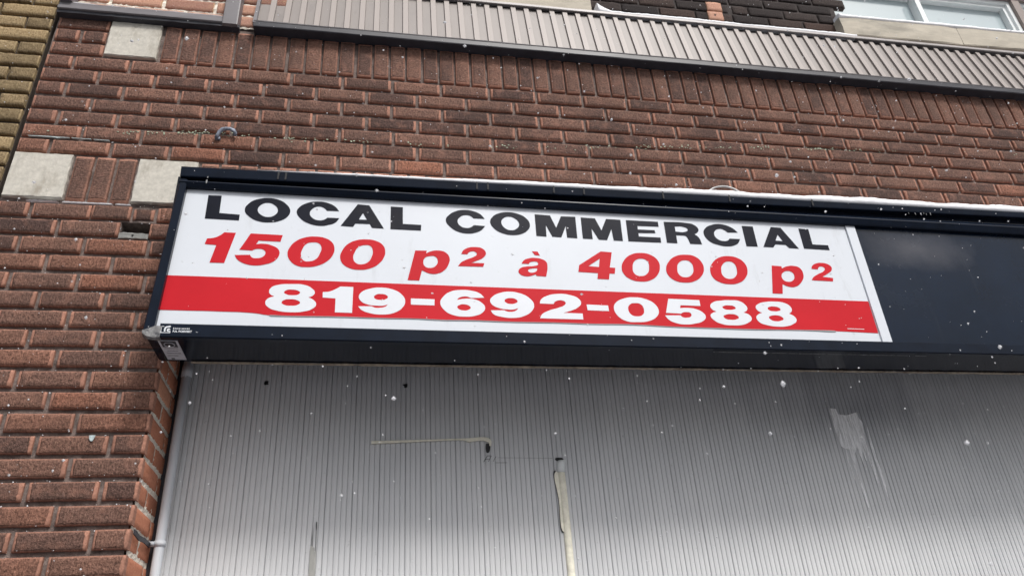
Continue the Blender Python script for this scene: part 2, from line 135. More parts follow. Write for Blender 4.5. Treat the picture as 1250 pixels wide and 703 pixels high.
def simple(name, col, rough=.6, metal=0, var=.15, scale=30, bmp=0, bdist=.001, spec=None, sx=None, dirt=None):
    m, nt, b = mat(name)
    g = N(nt, 'ShaderNodeNewGeometry').outputs['Position']
    n = noise(nt, g, scale, 5, .65, sx)
    lo = tuple(max(0, c*(1-var)) for c in col); hi = tuple(min(1, c*(1+var)) for c in col)
    r = ramp(nt, n, [(.3, lo), (.7, hi)]); out = r.outputs[0]
    if dirt:
        dn = noise(nt, g, dirt[1], 6, .7, dirt[3] if len(dirt) > 3 else None)
        out = mixc(nt, mapr(nt, dn, dirt[2], dirt[2]+.18), out, dirt[0])
    nt.links.new(out, b.inputs['Base Color'])
    b.inputs['Roughness'].default_value = rough; b.inputs['Metallic'].default_value = metal
    if spec is not None: b.inputs['Specular IOR Level'].default_value = spec
    if bmp: bump(nt, b, noise(nt, g, scale*3, 5, .7, sx), bmp, bdist)
    return m

def brick_mat(name, dark, mid, light, smooth_col, end_amt=.011, bstr=1.0, soot=0.0, tones=None, rim=0.0):
    """rug faced clay brick: scratched dark face, smooth brighter end margins"""
    m, nt, b = mat(name)
    uv = N(nt, 'ShaderNodeUVMap', uv_map='local').outputs[0]; ex = N(nt, 'ShaderNodeUVMap', uv_map='extra').outputs[0]
    s = N(nt, 'ShaderNodeSeparateXYZ'); nt.links.new(uv, s.inputs[0]); e = N(nt, 'ShaderNodeSeparateXYZ'); nt.links.new(ex, e.inputs[0])
    pos = N(nt, 'ShaderNodeNewGeometry').outputs['Position']
    off = N(nt, 'ShaderNodeVectorMath', operation='MULTIPLY_ADD'); nt.links.new(ex, off.inputs[0]); off.inputs[1].default_value = (0, 37.3, 0); nt.links.new(uv, off.inputs[2])
    v = off.outputs[0]
    wob = noise(nt, v, 90, 3, .6); wob2 = noise(nt, v, 14, 2, .5)
    d = math_(nt, 'SUBTRACT', e.outputs[0], math_(nt, 'ABSOLUTE', s.outputs[0]))
    rnd = e.outputs[1]
    wid = math_(nt, 'ADD', math_(nt, 'MULTIPLY', wob, .008), math_(nt, 'MULTIPLY', wob2, .014))
    wid = math_(nt, 'ADD', wid, end_amt - .011)
    endm = mapr(nt, math_(nt, 'SUBTRACT', wid, d), -.0012, .0012)
    # scratches run across the length of the brick
    scr = noise(nt, v, 1, 4, .7, (210, 75, 1)); gr = noise(nt, v, 125, 3, .7); big = noise(nt, v, 22, 3, .6)
    h = math_(nt, 'ADD', math_(nt, 'MULTIPLY', scr, .6), math_(nt, 'MULTIPLY', gr, .55))
    face = ramp(nt, h, [(.38, dark), (.55, mid), (.78, light)]).outputs[0]
    tone = ramp(nt, rnd, tones or [(0, (.50, .51, .56)), (.25, (.80, .79, .81)), (.65, (1.06, 1.03, 1.02)), (.86, (1.25, 1.12, 1.04)), (1, (1.62, 1.22, 1.02))]).outputs[0]
    face = mixc(nt, 1, face, tone, 'MULTIPLY')
    face = mixc(nt, mapr(nt, big, .5, .8, 0, .5), face, smooth_col)
    if rim:
        dv = math_(nt, 'SUBTRACT', .0268, math_(nt, 'ABSOLUTE', s.outputs[1]))
        rm = mapr(nt, math_(nt, 'SUBTRACT', math_(nt, 'MULTIPLY', wob, .0075), dv), -.0010, .0010, 0, rim)
        endm = math_(nt, 'MAXIMUM', endm, rm)
    sm = mixc(nt, mapr(nt, gr, .35, .7), tuple(c*.72 for c in smooth_col), tuple(min(1, c*1.15) for c in smooth_col))
    col = mixc(nt, endm, face, sm)
    if soot:
        sn = noise(nt, pos, 2.4, 6, .7, (1.6, 1, 1.0))
        col = mixc(nt, mapr(nt, sn, .42, .75, 0, soot), col, (.05, .035, .03))
    nt.links.new(col, b.inputs['Base Color']); b.inputs['Roughness'].default_value = .88
    b.inputs['Specular IOR Level'].default_value = .25
    hb = math_(nt, 'MULTIPLY', h, math_(nt, 'SUBTRACT', 1, math_(nt, 'MULTIPLY', endm, .75)))
    bump(nt, b, hb, bstr, .008)
    return m

M = {}
M['brick'] = brick_mat('rug_brick', (.030, .017, .013), (.150, .083, .063), (.33, .195, .150), (.41, .205, .145), end_amt=.0100, soot=.55, rim=.55)
M['tan_brick'] = brick_mat('tan_brick', (.09, .062, .034), (.265, .192, .105), (.46, .355, .22), (.35, .262, .145), end_amt=.004, bstr=.8, tones=[(0, (.55, .54, .52)), (.4, (.85, .85, .84)), (1, (1.22, 1.2, 1.15))])
M['dark_brick'] = brick_mat('sooty_brick', (.013, .010, .009), (.032, .024, .022), (.07, .05, .045), (.03, .022, .02), end_amt=.002, bstr=.7)
M['orange_brick'] = brick_mat('clean_brick', (.36, .125, .07), (.52, .205, .12), (.60, .28, .18), (.54, .24, .145), end_amt=.002, bstr=.25, tones=[(0, (.6, .58, .58)), (.5, (.95, .95, .95)), (.85, (1.1, 1.1, 1.1)), (1, (1.25, 1.5, 1.6))])
M['infill_brick'] = brick_mat('pinkish_brick', (.30, .15, .11), (.42, .23, .17), (.52, .32, .25), (.50, .31, .19), end_amt=.002, bstr=.3, tones=[(0, (.6, .55, .55)), (.5, (.95, .95, .95)), (1, (1.12, 1.1, 1.05))])
M['mortar'] = simple('grey_mortar', (.165, .128, .114), .95, var=.45, scale=45, bmp=.9, bdist=.006)
M['dark_mortar'] = simple('sooty_mortar', (.045, .036, .034), .95, var=.3, scale=50, bmp=.6, bdist=.003)
M['deep_mortar'] = simple('dark_joint_mortar', (.06, .045, .035), .95, var=.3, scale=50, bmp=.6, bdist=.004)  # dark brown mortar for the joints of the tan bricks
M['pale_mortar'] = simple('pale_mortar', (.76, .70, .61), .95, var=.3, scale=70, bmp=.9, bdist=.004)
M['stone'] = simple('pale_cast_stone', (.50, .475, .42), .85, var=.16, scale=55, bmp=.5, bdist=.0015, dirt=((.33, .30, .25), 11, .52, (1.3, 1, .6)))
M['limestone'] = simple('limestone_sill', (.44, .40, .33), .85, var=.14, scale=16, bmp=.4, bdist=.002, sx=(.4, 1, 1.4), dirt=((.27, .25, .21), 5, .52, (.5, 1, 1.5)))
M['navy'] = simple('navy_aluminium', (.0045, .0085, .018), .20, var=.25, scale=12, spec=.16, dirt=((.03, .036, .05), 40, .68))
M['navy_gloss'] = simple('navy_gloss_underside', (.006, .0085, .016), .13, var=.25, scale=12, spec=.26)
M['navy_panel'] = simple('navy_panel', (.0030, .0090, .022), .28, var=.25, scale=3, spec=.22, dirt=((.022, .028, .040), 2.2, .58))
M['bare_alu'] = simple('bare_metal', (.20, .20, .20), .5, .4, var=.4, scale=80, dirt=((.04, .042, .05), 45, .50))
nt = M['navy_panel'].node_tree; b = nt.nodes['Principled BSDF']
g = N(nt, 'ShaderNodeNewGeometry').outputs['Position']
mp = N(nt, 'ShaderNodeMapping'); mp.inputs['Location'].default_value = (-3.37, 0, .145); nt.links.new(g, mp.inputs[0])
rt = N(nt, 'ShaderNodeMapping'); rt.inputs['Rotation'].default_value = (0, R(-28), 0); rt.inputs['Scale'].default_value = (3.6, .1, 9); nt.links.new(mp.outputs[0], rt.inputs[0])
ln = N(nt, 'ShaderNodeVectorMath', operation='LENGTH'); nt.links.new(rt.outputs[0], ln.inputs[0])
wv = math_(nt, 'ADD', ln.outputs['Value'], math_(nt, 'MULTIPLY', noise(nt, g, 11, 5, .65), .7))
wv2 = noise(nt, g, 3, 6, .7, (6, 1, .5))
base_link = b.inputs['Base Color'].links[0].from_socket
reflection_col = mixc(nt, mapr(nt, wv, 1.35, .35, 0, .62), base_link, (.105, .105, .118))  # soft pale reflection painted into the panel's base colour
nt.links.new(mixc(nt, mapr(nt, wv2, .58, .75, 0, .25), reflection_col, (.06, .066, .08)), b.inputs['Base Color'])
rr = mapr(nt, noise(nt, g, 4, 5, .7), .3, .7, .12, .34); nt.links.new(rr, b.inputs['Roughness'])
bump(nt, b, noise(nt, g, 2.6, 2, .5), .25, .01)
M['white_plastic'] = simple('white_sign_plastic', (.63, .665, .715), .38, var=.02, scale=4, spec=.3, dirt=((.54, .565, .60), 9, .60, (1.6, 1, .35)))
M['white_vinyl'] = simple('white_vinyl', (.67, .70, .745), .4, var=.015, scale=9, spec=.4)
M['red_vinyl'] = simple('red_vinyl', (.52, .015, .024), .45, var=.06, scale=5, spec=.10, dirt=((.53, .028, .038), 6, .60))
M['black_vinyl'] = simple('black_vinyl', (.0085, .0100, .018), .42, var=.15, scale=8, spec=.09, dirt=((.020, .020, .024), 5, .6))
M['edge_shadow'] = simple('grey_edge_shadow', (.25, .25, .26), .6)  # grey of the painted shadow line below the red band
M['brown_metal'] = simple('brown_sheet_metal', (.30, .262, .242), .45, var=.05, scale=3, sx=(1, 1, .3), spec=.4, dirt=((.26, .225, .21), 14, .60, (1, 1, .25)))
M['brown_pan'] = simple('darker_brown_sheet', (.225, .199, .185), .45, var=.08, scale=5, sx=(1, 1, .3), spec=.4, dirt=((.17, .15, .142), 14, .58, (1, 1, .25)))  # darker brown for the corrugation valleys and side walls
M['cap_metal'] = simple('pale_brown_trim', (.30, .275, .27), .42, var=.08, scale=14, spec=.4)
M['grey_brown_metal'] = simple('grey_brown_metal', (.16, .15, .158), .42, var=.1, scale=14, spec=.4)
M['dark_flash'] = simple('dark_flashing', (.030, .030, .038), .45, var=.25, scale=20, spec=.35)
M['snow'] = simple('snow', (.86, .87, .90), .8, var=.03, scale=40, bmp=.5, bdist=.004)
M['flake'] = simple('snow_flake', (.88, .89, .92), .8, var=.02)
nt = M['flake'].node_tree
df = N(nt, 'ShaderNodeBsdfDiffuse'); df.inputs[0].default_value = (.92, .93, .95, 1); tl = N(nt, 'ShaderNodeBsdfTranslucent'); tl.inputs[0].default_value = (.95, .96, .98, 1)
tp = N(nt, 'ShaderNodeBsdfTransparent'); ms = N(nt, 'ShaderNodeMixShader'); ms.inputs[0].default_value = .5; mt = N(nt, 'ShaderNodeMixShader'); mt.inputs[0].default_value = .82
nt.links.new(df.outputs[0], ms.inputs[1]); nt.links.new(tl.outputs[0], ms.inputs[2]); nt.links.new(tp.outputs[0], mt.inputs[1]); nt.links.new(ms.outputs[0], mt.inputs[2])
nt.links.new(mt.outputs[0], nt.nodes['Material Output'].inputs['Surface'])
M['pvc'] = simple('grey_conduit', (.58, .61, .65), .45, var=.1, scale=20, sx=(1, 1, .2))
M['cream_trim'] = simple('cream_strip', (.84, .81, .68), .7, var=.15, scale=50, bmp=.3, dirt=((.55, .50, .40), 25, .64))
M['dark_hole'] = simple('dark_hole', (.006, .006, .007), .9)
M['dirt_line'] = simple('dark_grime', (.035, .035, .037), .9, var=.4, scale=80)
M['hook_iron'] = simple('blue_grey_iron', (.19, .21, .26), .5, .2, var=.4, scale=120, bmp=.4)
M['wood'] = simple('weathered_wood', (.21, .21, .20), .85, var=.45, scale=25, sx=(.6, 2, 9), bmp=.4)
M['label_grey'] = simple('grey_label', (.50, .50, .54), .5, var=.15, scale=60)
M['label_dark'] = simple('dark_label_print', (.03, .032, .04), .5)
M['pale_paint'] = simple('pale_green_paint', (.36, .42, .31), .85, var=.35, scale=90)
M['blue_paint'] = simple('pale_blue_paint', (.40, .47, .48), .7, var=.3, scale=120)
M['rust'] = simple('rusty_sealant', (.30, .25, .19), .85, var=.5, scale=45, bmp=.5, dirt=((.09, .055, .035), 14, .52, (1, 1, 1)))
M['wire'] = simple('grey_wire', (.42, .42, .42), .45, .3)
M['white_frame'] = simple('white_window_frame', (.72, .75, .75), .45, var=.03)
M['brown_frame'] = simple('brown_window_frame', (.25, .205, .185), .5, var=.06)
M['curtain'] = simple('room_dark', (.30, .36, .37), .9)

# glass: mirrors the pale sky
m, nt, b = mat('window_glass'); M['glass'] = m
b.inputs['Base Color'].default_value = (.40, .47, .49, 1); b.inputs['Roughness'].default_value = .06; b.inputs['Specular IOR Level'].default_value = 1.0
# siding: grey coated steel
m, nt, b = mat('grey_siding'); M['siding'] = m
g = N(nt, 'ShaderNodeNewGeometry').outputs['Position']
n1 = noise(nt, g, 2.2, 5, .6, (1.6, 1, .7)); n2 = noise(nt, g, 9, 5, .7, (3, 1, .25))
c = ramp(nt, n1, [(.3, (.56, .57, .585)), (.7, (.655, .66, .668))]).outputs[0]
n3 = noise(nt, g, 6, 6, .75, (5, 1, .22)); n4 = noise(nt, g, 45, 4, .7)
c = mixc(nt, mapr(nt, n2, .55, .8, 0, .45), c, (.46, .46, .475))
c = mixc(nt, mapr(nt, n3, .60, .78, 0, .5), c, (.78, .78, .79))
c = mixc(nt, mapr(nt, n4, .66, .74, 0, .5), c, (.30, .30, .31))
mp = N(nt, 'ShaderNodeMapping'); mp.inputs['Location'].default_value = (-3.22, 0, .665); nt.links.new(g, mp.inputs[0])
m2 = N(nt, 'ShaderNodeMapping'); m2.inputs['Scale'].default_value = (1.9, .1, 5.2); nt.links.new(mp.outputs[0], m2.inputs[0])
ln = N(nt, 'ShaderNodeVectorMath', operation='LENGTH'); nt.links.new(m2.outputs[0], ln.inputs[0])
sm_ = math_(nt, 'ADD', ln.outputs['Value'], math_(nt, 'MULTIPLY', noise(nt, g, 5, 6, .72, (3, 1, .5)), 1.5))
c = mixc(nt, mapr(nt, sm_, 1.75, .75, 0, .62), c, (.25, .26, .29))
nt.links.new(c, b.inputs['Base Color']); b.inputs['Roughness'].default_value = .42; b.inputs['Specular IOR Level'].default_value = .3
# translucent stain of washed-down whitewash
m, nt, b = mat('whitewash_film'); M['film'] = m
g = N(nt, 'ShaderNodeNewGeometry').outputs['Position']
a = mapr(nt, noise(nt, g, 40, 6, .78, (3.2, 1, .25)), .34, .56, .35, 1.0)
nt.links.new(a, b.inputs['Alpha']); b.inputs['Base Color'].default_value = (.94, .945, .955, 1); b.inputs['Roughness'].default_value = .8

# ------------------------------------------------------------------ masonry
BX, CZ = .2032, .069
def brick(mb, cx, cz, L, H, depth=.017, back=.03, m=0, vert=False, y=0.0, axis='y', jit=1.0, nx=None, rnd=None, uvshift=0):
    """one brick: rough front grid with chipped, rounded edges; vert turns it on end; axis 'x' faces +x (pier return)"""
    Lx, Hz = (H, L) if vert else (L, H)
    nx = nx or max(3, int(Lx/.017)); nz = max(3, int(Hz/.013))
    yf = y + random.uniform(-.0018, .0018)*jit; bev = .0042
    rnd = random.random() if rnd is None else rnd
    a = random.uniform(-.006, .006)*jit
    rows = []
    def P(x, yy, z):
        if axis == 'y': return (cx + x - z*a, yy, cz + z + x*a*.5)
        return (y - (yy - y), cx + x, cz + z)
    us = [-.5 + i/nx for i in range(nx+1)]; ws = [-.5 + i/nz for i in range(nz+1)]
    grid = {}
    verts = []; uvs = []
    def put(key, x, yy, z):
        grid[key] = len(verts); verts.append(P(x, yy, z))
        uvs.append((z, x) if vert else (x, z))
    for i, u in enumerate(us):
        for j, w in enumerate(ws):
            ed = i in (0, nx) or j in (0, nz)
            x = u*(Lx - 2*bev); z = w*(Hz - 2*bev); yy = yf
            if ed:
                k = random.uniform(-.0016, .0016)*jit
                if random.random() < .06*jit: k -= random.uniform(.001, .004)
                if i in (0, nx): x += math.copysign(k, u)
                if j in (0, nz): z += math.copysign(k, w)
                yy += random.uniform(0, .0009)*jit
                if (i in (0, nx)) and (j in (0, nz)): x *= 1-.002/Lx*2; z *= 1-.002/Hz*2
            else: yy += random.uniform(-.0007, .0007)*jit
            put(('f', i, j), x, yy, z)
    loop = [(i, 0) for i in range(nx)] + [(nx, j) for j in range(nz)] + [(i, nz) for i in range(nx, 0, -1)] + [(0, j) for j in range(nz, 0, -1)]
    for key, yy, g in (('r', yf + bev*1.1, 1.0), ('b', y + back, 1.0)):
        for (i, j) in loop:
            put((key, i, j), us[i]*Lx*g, yy, ws[j]*Hz*g)
    b = mb.add(verts); hl = L/2
    def F(keys, smooth):
        idx = [grid[k] for k in keys]
        mb.face(tuple(b+i for i in idx), m, [uvs[i] for i in idx], (hl, rnd), smooth)
    for i in range(nx):
        for j in range(nz):
            F([('f', i, j), ('f', i+1, j), ('f', i+1, j+1), ('f', i, j+1)], True)
    n = len(loop)
    for k in range(n):
        p, q = loop[k], loop[(k+1) % n]
        F([('r', *p), ('r', *q), ('f', *q), ('f', *p)], True)
        F([('b', *p), ('b', *q), ('r', *q), ('r', *p)], False)

def mortar_sheet(mb, x0, x1, z0, z1, y, m=1, step=.02, amp=.002, axis='y'):
    nx = max(1, int((x1-x0)/step)); nz = max(1, int((z1-z0)/step))
    vs = []
    for j in range(nz+1):
        for i in range(nx+1):
            x = x0+(x1-x0)*i/nx; z = z0+(z1-z0)*j/nz; yy = y+random.uniform(-amp, amp)
            vs.append((x, yy, z) if axis == 'y' else (yy, x, z))
    b = mb.add(vs)
    for j in range(nz):
        for i in range(nx):
            k = b+j*(nx+1)+i
            mb.face((k, k+1, k+nx+2, k+nx+1), m, [(0, 0)]*4, (.1, .5))

building = empty('commercial_building', (2.5, .3, -3.2),
    'brown rug-brick commercial building with grey metal siding below the white and red sign', 'building')

BL, BH = .1885, .0548
def stretcher_row(mb, k, x0, x1, skip=()):
    z = k*CZ + CZ/2 - .001
    edges = []
    half = (k % 2 == 1)
    drift = random.uniform(-.004, .004)
    pos = [x0]
    p = x0 + (BX/2 if half else BX)
    while p < x1 - .03: pos.append(p + drift + random.uniform(-.0035, .0035)); p += BX
    pos.append(x1)
    for i, (a, b_) in enumerate(zip(pos, pos[1:])):
        if (k, i) in skip: continue
        gl = 0 if i == 0 else .0068; gr = .0068
        if b_ == x1 and x1 < 1: gr = .002
        if i == 0: gl = .004
        L = b_-a-gl-gr
        rn = random.random()
        if k >= 5: rn *= .72
        brick(mb, (a+gl+b_-gr)/2, z+random.uniform(-.0012, .0012), L, BH+random.uniform(-.0015, .0015), rnd=rn)
wall = MB()
PE = 3*BX + .002
for k in range(-46, 0): stretcher_row(wall, k, 0, PE, skip={(-2, 2)} | ({(-1, 2)} if True else set()))
for k in range(3, 10): stretcher_row(wall, k, 0, 6.1)
for k in (10, 12): brick(wall, BX/2-.001, k*CZ+CZ/2, BX-.015, BH, rnd=random.random()*.6)
for s in (0, 1): brick(wall, .051+s*.099, 11*CZ+CZ/2, .084, BH, rnd=random.random()*.6)
# damaged spot beside the sign: part bricks either side of a hole
brick(wall, .540, -1.5*CZ, .085, BH, rnd=.35)
brick(wall, .362, -.5*CZ, .075*1.0+.05, BH, rnd=.4); brick(wall, .567, -.5*CZ, .075, BH, rnd=.8)
brick(wall, .467, -.52*CZ, .068, .046, y=.004, rnd=.1)
# mortar body, raked back between the bricks
MD = .0125
HX0, HX1, HZ0, HZ1 = .4005, .497, -.140, -.068
mortar_sheet(wall, 0, PE-.012, -3.18, HZ0, MD); mortar_sheet(wall, 0, HX0, HZ0, HZ1, MD); mortar_sheet(wall, HX1, PE-.012, HZ0, HZ1, MD); mortar_sheet(wall, 0, PE-.012, HZ1, 0, MD)
mortar_sheet(wall, 0, 6.1, 0, 13.1*CZ, MD)
wall.box(.012, PE-.02, MD+.004, .30, -3.2, HZ0, 1); wall.box(.012, HX0, MD+.004, .30, HZ0, HZ1, 1); wall.box(HX1, PE-.02, MD+.004, .30, HZ0, HZ1, 1); wall.box(.012, PE-.02, MD+.004, .30, HZ1, -.001, 1)
wall.box(HX0-.004, HX1+.004, .085, .12, HZ0-.004, HZ1+.004, 2)
wall.box(.012, 6.1, MD+.004, .30, 0, .93, 1); wall.box(PE-.02, 6.1, .02, .235, -.30, -.001, 1)
brick_wall = wall.build('brick_wall', [M['brick'], M['mortar'], M['dark_hole']], building, recalc=False)

sol = MB(); x = .404 + .0346
while x < 6.1:
    brick(sol, x + random.uniform(-.002, .002), 11.42*CZ + random.uniform(-.003, .003), .186, .0585, vert=True, rnd=random.random()*.75); x += .0692
sol.build('soldier_course', M['brick'], building, recalc=False)['label'] = 'upright soldier bricks under the corrugated band'
sol = MB()
for i in range(3): brick(sol, .2345+i*.0715, 1.5*CZ, .192, .060, vert=True, rnd=.45+.2*random.random())
sol.build('soldier_course', M['brick'], building, recalc=False)['label'] = 'three upright bricks between the two lower stone squares'
sol = MB(); x = .66
while x < 6.1: brick(sol, x, 1.5*CZ, .192, .0585, vert=True, rnd=random.random()*.8); x += .0692
sol.build('soldier_course', M['brick'], building, recalc=False)['label'] = 'upright soldier bricks hidden behind the sign top'

def stone(x0, x1, z0, z1, lab):
    mb = MB(); n = 10; bev = .004
    rings = []
    def ring(s, y): 
        pts = []
        for i in range(n): pts.append((x0+s+(x1-x0-2*s)*i/n, z0+s))
        for i in range(n): pts.append((x1-s, z0+s+(z1-z0-2*s)*i/n))
        for i in range(n): pts.append((x1-s-(x1-x0-2*s)*i/n, z1-s))
        for i in range(n): pts.append((x0+s, z1-s-(z1-z0-2*s)*i/n))
        return [(a+random.uniform(-.0019, .0013), y, b+random.uniform(-.0019, .0013)) for a, b in pts]
    mb.loft([ring(bev, -.003), ring(.001, .0005), ring(0, .03)])
    mb.build('stone_block', M['stone'], building)['label'] = lab
stone(.004, .196, .0115, .2035, 'pale square stone block at the left wall edge, lower')
stone(.4165, .620, .0095, .2015, 'pale square stone block half hidden by the sign corner')
stone(.2005, .3935, .700, .885, 'pale square stone block under the brown metal frame')

# pier return beside the siding: cleaner bricks with smeared pale mortar
ret = MB()
for k in range(-46, -4):
    z = k*CZ+CZ/2
    if k % 2: spans = ((.018, .115), (.127, .30))
    else: spans = ((.018, .205), (.217, .30))
    for a, b_ in spans:
        brick(ret, (a+b_)/2, z, b_-a, .0555, y=PE-.004, axis='x', rnd=random.random(), jit=.8)
mortar_sheet(ret, .016, .30, -3.18, -.28, PE-.0068, axis='x', amp=.0018, step=.008)
ret_o = ret.build('brick_return', [M['orange_brick'], M['pale_mortar']], building, recalc=False)['label'] = 'clean orange-red side of the brick pier with pale smeared mortar'

# sooty upper wall with the bare patch
up = MB()
for k in range(18, 30):
    z = 1.3755 + (k-18)*CZ
    x = 1.95 + (BX/2 if k % 2 else 0)
    while x < 6.2:
        cxx = x+BX/2
        inwin = cxx > 3.70 and z > 1.47
        if not (cxx < 2.24 and z < 2.2) and not inwin:
            patch = k in (19, 20) and abs(cxx-2.985) < .11
            if patch:
                for q, mm in ((-.058, 0), (.058, 0)):
                    brick(up, cxx+q, z, .088, .057, y=.14, m=0, rnd=random.random(), jit=1.2)
            else: brick(up, cxx, z, .193, .060, y=.14, m=0, rnd=random.random(), jit=.9)
        x += BX
mortar_sheet(up, 1.95, 3.70, 1.2, 2.25, .1475, amp=.0015)
mortar_sheet(up, 3.70, 6.2, 1.2, 1.47, .1475, amp=.0015)
up.box(1.95, 3.70, .15, .45, 1.2, 2.25, 1); up.box(3.70, 6.2, .15, .45, 1.2, 1.47, 1)
upper = up.build('upper_wall', [M['dark_brick'], M['dark_mortar']], building, recalc=False)
upper['label'] = 'soot-black brick wall above the corrugated band'
pb = MB()
for k, zz in ((0, 1.4445), (1, 1.5135)):
    w = .085
    brick(pb, 2.972+.004*k, zz, w, .062, y=.1335, rnd=.9, jit=.9)
pb.box(2.962, 2.974, .1325, .139, 1.440, 1.452, 1)
pb.build('bare_brick_patch', [M['infill_brick'], M['dark_hole']], upper, recalc=False)['label'] = 'bare orange patch in the sooty bricks'

# plain orange bricks behind the brown frame, top left
inf = MB()
for k in range(13, 24):
    z = .955 + (k-13)*CZ
    x = -.03 + (.09 if k % 2 else 0)
    while x < .76:
        brick(inf, x+.0985, z, .19, .058, y=.004, rnd=random.random(), jit=.8); x += BX
mortar_sheet(inf, 0.0, .757, .915, 1.7, .0100, amp=.003, step=.01)
inf.box(0.0, .757, .016, .30, .93, 1.75, 1)
inf.build('infill_bricks', [M['infill_brick'], M['pale_mortar']], building, recalc=False)['label'] = 'orange bricks with pale mortar inside the brown frame'

# ------------------------------------------------------------------ metal siding in the recess
sd = MB(); pts = []; pitch = .0176; x = .6024; i = 0
while x < 6.2:
    deep = (i % 5 == 0)
    g = random.uniform(.0021, .0029) if deep else random.uniform(.0013, .0020)
    pts += [(x+g, .25), (x+pitch/2, .2494), (x+pitch-g, .25), (x+pitch, .25+(.0058 if (i+1) % 5 == 0 else .0034))]
    x += pitch; i += 1
zs = [-3.19, -2.4, -1.6, -1.0, -.301]
for (xa, ya), (xb, yb) in zip(pts, pts[1:]):
    for za, zb in zip(zs, zs[1:]): sd.quad((xa, ya, za), (xb, yb, za), (xb, yb, zb), (xa, ya, zb))
sd.box(.60, 6.2, .262, .30, -3.19, -.301)
siding = sd.build('metal_siding', M['siding'], building, recalc=False)
siding['label'] = 'grey vertical ribbed metal siding under the sign'

mb = MB(); mb.box(.600, .6170, .2470, .262, -3.19, -.302); mb.build('corner_shade', M['dark_flash'], building)  # dark strip added to stand in for the corner's shadow

def flat(name, contours, y, thick, material, parent, label=None):
    """outline in the x-z plane extruded along y; smooth points become spline points, corners stay corners"""
    cu = bpy.data.curves.new(name, 'CURVE'); cu.dimensions = '2D'; cu.fill_mode = 'BOTH'; cu.extrude = thick/2; cu.resolution_u = 8
    for ct in contours:
        sp = cu.splines.new('BEZIER'); sp.bezier_points.add(len(ct)-1); sp.use_cyclic_u = True
        for bp, (px, pz, cf) in zip(sp.bezier_points, ct):
            bp.co = (px, pz, 0)
            bp.handle_left_type = bp.handle_right_type = 'VECTOR' if cf else 'AUTO'
    tmp = bpy.data.objects.new('tmp', cu); C.objects.link(tmp)
    bpy.context.view_layer.update()
    dg = bpy.context.evaluated_depsgraph_get()
    me = bpy.data.meshes.new_from_object(tmp.evaluated_get(dg))
    bpy.data.objects.remove(tmp); bpy.data.curves.remove(cu)
    for v in me.vertices: v.co = (v.co.x, y + v.co.z, v.co.y)
    bm = bmesh.new(); bm.from_mesh(me); bmesh.ops.recalc_face_normals(bm, faces=bm.faces[:]); bm.to_mesh(me); bm.free()
    me.name = name; me.materials.clear(); me.materials.append(material)
    o = link(name, me, parent)
    if label: o['label'] = label
    return o
def poly(pts): return [(a, b, 1) for a, b in pts]

flat('whitewash_stain', [c for g_ in STAIN for c in g_], .2475, .0004, M['film'], siding, 'pale whitewash stain running down the siding')
def blob(cx, cz, r, n=9, j=.4): return [(cx+r*(1+random.uniform(-j, j))*math.cos(2*math.pi*i/n), cz+r*(1+random.uniform(-j, j))*math.sin(2*math.pi*i/n), 0) for i in range(n)]
for hx, hz, r in ((.9036, -.5529-.012, .0078), (1.3928, -.5598-.012, .0078)):
    flat('hole', [blob(hx, hz, r)], .2470, .001, M['dark_hole'], siding, 'black ragged hole in the siding')
SCR = [poly([(1.6690, -.8575), (1.6705, -.8590), (1.6845, -.8365), (1.6830, -.8358)]), poly([(1.683, -.8358), (1.698, -.8360), (1.698, -.8376), (1.683, -.8374)]),
    poly([(1.6855, -.8575), (1.6872, -.8575), (1.6985, -.8366), (1.6970, -.8364)]), poly([(1.674, -.848), (1.6925, -.8478), (1.6925, -.849), (1.674, -.8494)]),
    poly([(1.702, -.8575), (1.7035, -.8575), (1.7155, -.8389), (1.714, -.8386)]), poly([(1.7115, -.8612), (1.7541, -.8616), (1.7541, -.8628), (1.7115, -.8624)]),
    poly([(1.72, -.8435), (1.83, -.8455), (1.92, -.8475), (1.92, -.8482), (1.83, -.8462), (1.72, -.8442)])]
sc_mb = MB()
for q_, p_ in enumerate(SCR):
    for e_ in range(0, len(p_)-3, 2):
        ids = [p_[0], p_[1], p_[2], p_[3]] if len(p_) == 4 else ([p_[0], p_[1], p_[4], p_[5]] if e_ == 0 else [p_[1], p_[2], p_[3], p_[4]])
        sc_mb.quad(*[(c_[0], .2472-.00005*q_, c_[1]) for c_ in ids])
sc_mb.build('scribble', M['dirt_line'], siding)['label'] = 'scratched dark scribble on the siding'

# leftover flat strips stuck to the siding
def strip(name, path, material, y, thick, label, cat, extra=None):
    root = empty(name, (path[0][0], y, path[0][1]), label, cat)
    flat('strip', [path], y, thick, material, root)
    return root
r = strip('trim_strip', [(1.2759, -.7821, 1), (1.4432, -.7789, 1), (1.6113, -.7740, 1), (1.690, -.7740, 0), (1.6985, -.783, 0), (1.6985, -.802, 1), (1.692, -.802, 1), (1.688, -.789, 0), (1.613, -.7868, 1), (1.606, -.7815, 0), (1.4432, -.7845, 1), (1.2762, -.7918, 1)],
      M['cream_trim'], .2435, .006, 'thin cream horizontal trim remnant bent down at its right end, on the siding', 'trim strip')
flat('torn_end', [[(1.680, -.793, 1), (1.692, -.793, 1), (1.694, -.815, 0), (1.684, -.826, 0), (1.679, -.815, 0)]], .2455, .004, M['dirt_line'], r)
flat('grime_edge', [poly([(1.34, -.7803), (1.4432, -.7777), (1.6113, -.7726), (1.695, -.7726), (1.695, -.7737), (1.6113, -.7739), (1.4432, -.7791), (1.34, -.7812)])], .2465, .002, M['dirt_line'], r)
vr = empty('trim_molding', (1.95, .245, -1.9), 'cream upright half-round trim molding with white capped top, on the siding', 'trim strip')
mb = MB()
